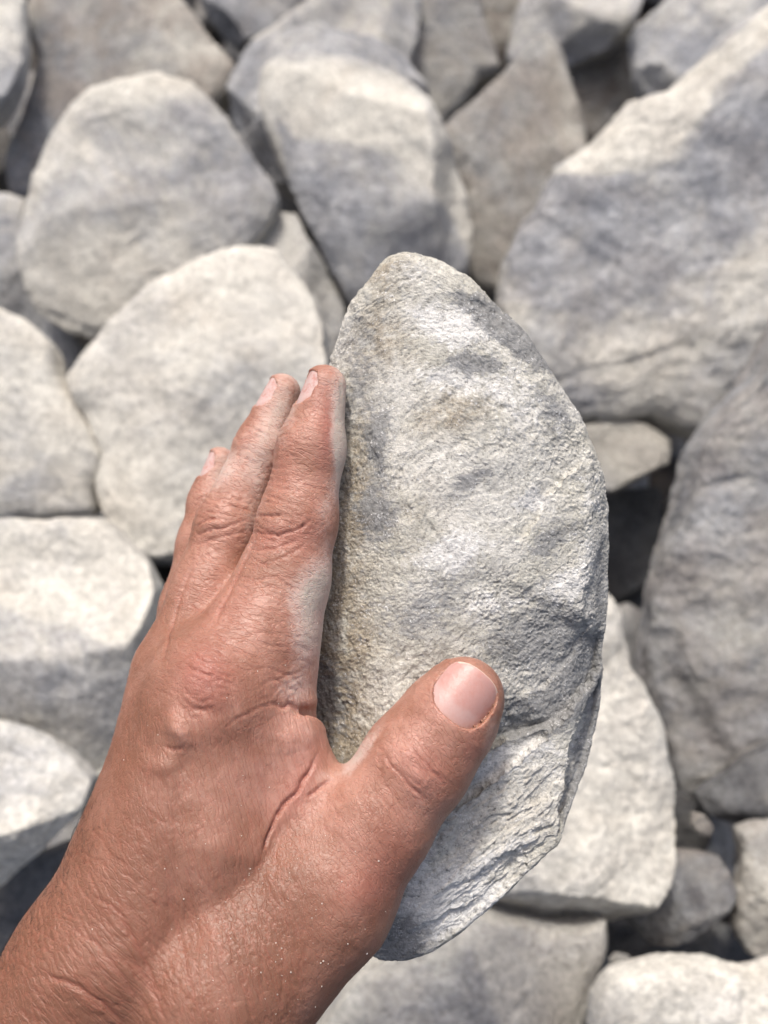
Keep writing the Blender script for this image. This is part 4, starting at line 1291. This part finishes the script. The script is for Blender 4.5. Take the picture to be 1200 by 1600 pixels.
def scatter_grains(o, V):
    """stone grains sticking to the skin, and the short dark hairs on the back of the wrist"""
    N = None
    rng = np.random.default_rng(4)
    px, py = c2px(V)
    vis = np.abs(V[:, 2] - -300) < 60
    w = (np.exp(-((px - 450) / 110) ** 2 - ((py - 1450) / 110) ** 2) + .35 * np.exp(-((px - 300) / 90) ** 2 - ((py - 1380) / 120) ** 2)
         + .12 * np.exp(-((px - 400) / 120) ** 2 - ((py - 900) / 220) ** 2)) * (V[:, 2] > -321) * vis
    front = V[:, 2] > -318
    w = w * front
    idx = rng.choice(len(V), 170, replace=False, p=w / w.sum())
    base, bf = icosphere(0)
    Vs, Fs = [], []
    for k, i in enumerate(idx):
        r = rng.uniform(.06, .15) * (1.6 if rng.random() < .08 else 1)
        v = base * r * rng.uniform(.6, 1.3, 3) * (1 + .3 * rng.uniform(-1, 1, (len(base), 1))) + V[i] + [0, 0, r * .3]
        Vs.append(v)
        Fs.append(bf + k * len(base))
    m = plain_material('stone_grain', (.72, .66, .58), .6)
    put('dust_grain', np.concatenate(Vs) / 1000, np.concatenate(Fs), m, parent=o, kind='stuff', smooth=False)


def arm_hair(o, V):
    rng = np.random.default_rng(9)
    px, py = c2px(V)
    sd, t = poly_dist(px, py, [(150, 1225), (110, 1330), (60, 1420), (0, 1495)])
    near = (np.abs(sd) < 60) & (V[:, 2] > -325) & (py > 1240)
    cand = np.nonzero(near)[0]
    w = np.exp(-(sd[cand] / 26) ** 2)
    idx = cand[rng.choice(len(cand), 420, replace=False, p=w / w.sum())]
    N = grad(V[idx], hand_sdf)
    Vs, Fs, k = [], [], 0
    for p, n in zip(V[idx], N):
        d = np.array([-.25, .62, 0]) + rng.normal(0, .45, 3) * [1, 1, .4]
        d -= n * (d @ n)
        d /= np.linalg.norm(d) + 1e-9
        Lh = rng.uniform(1.6, 4.2)
        side = np.cross(d, n)
        bend = rng.uniform(-.25, .25)
        pts = []
        for j in range(5):
            t_ = j / 4
            c = p - n * .1 + d * Lh * t_ + n * (.55 * math.sin(t_ * 2.6)) * min(1, Lh / 3) + side * bend * Lh * t_ * t_
            r = .05 * (1 - .85 * t_)
            pts += [c + side * r, c - side * r * .5 + n * r * .87, c - side * r * .5 - n * r * .87]
        Vs.append(np.array(pts))
        for j in range(4):
            for a in range(3):
                b = (a + 1) % 3
                Fs.append([k + j * 3 + a, k + j * 3 + b, k + j * 3 + 3 + b, k + j * 3 + 3 + a])
        k += 15
    put('arm_hair', np.concatenate(Vs) / 1000, np.array(Fs), plain_material('dark_hair', (.03, .018, .012), .5), parent=o, kind='stuff')


# ------------------------------------------------------------------ ground under the pile
def ground():
    n = 240
    x = np.linspace(-3.2, 3.2, n)
    y = np.linspace(-2.4, 4.5, n)
    X, Y = np.meshgrid(x, y, indexing='ij')
    P = np.stack([X.ravel(), Y.ravel(), np.zeros(n * n)], 1)
    P[:, 2] = -.24 + .02 * fbm(P * 6, 4, .5, 5)
    idx = np.arange(n * n).reshape(n, n)
    F = np.stack([idx[:-1, :-1].ravel(), idx[1:, :-1].ravel(), idx[1:, 1:].ravel(), idx[:-1, 1:].ravel()], 1)
    me = make_mesh('ground', P, F)
    me.materials.append(M_SOIL)
    o = bpy.data.objects.new('ground', me)
    scene.collection.objects.link(o)
    o['kind'] = 'structure'


def rubble():
    """the loose broken stone that fills the pile below and beyond the rocks one can tell apart"""
    rng = np.random.default_rng(12)
    d, f = ico(2)
    Vs, Fs = [], []
    k = 0
    def stone(c, r):
        nonlocal k
        pl = rng.normal(size=(13, 3))
        pl /= np.linalg.norm(pl, axis=1)[:, None]
        h = rng.uniform(.6, 1.0, 13)
        q = np.clip(d @ pl.T, 1e-3, None) / h
        rad = ((q ** 22).sum(1) + .8 ** 22) ** (-1 / 22)
        v = d * rad[:, None] * r * rng.uniform(.8, 1.2, 3)
        Vs.append(v + c)
        Fs.append(f + k)
        k += len(d)
    for _ in range(380):
        x, y = rng.uniform(-.8, .8), rng.uniform(-.25, 1.7)
        stone([x, y, rng.uniform(-.215, -.165)], rng.uniform(.02, .05))
    for _ in range(40):
        stone([rng.uniform(-.12, .2), rng.uniform(.2, .62), rng.uniform(-.17, -.11)], rng.uniform(.035, .06))
    # beyond the frame the pile goes on
    for _ in range(260):
        x, y = rng.uniform(-2.2, 2.2), rng.uniform(-1.2, 3.2)
        if abs(x) < .62 + max(0, y) * .30 and -.32 < y < 1.55:
            continue
        stone([x, y, rng.uniform(-.14, -.05)], rng.uniform(.08, .15))
    me = make_mesh('rubble', np.concatenate(Vs), np.concatenate(Fs), {'patch_shade': np.zeros(k)})
    me.materials.append(M_ROCK)
    o = bpy.data.objects.new('rubble', me)
    scene.collection.objects.link(o)
    o.color = (.6, .75, .5, 1)
    o['kind'] = 'stuff'
    o['label'] = 'grey broken stone filling the dark gaps below and around the boulders'
    o['category'] = 'rubble'


ground()
rubble()
build_pile()
held_rock()
person, handV = make_person()
scatter_grains(person, handV)
arm_hair(person, handV)
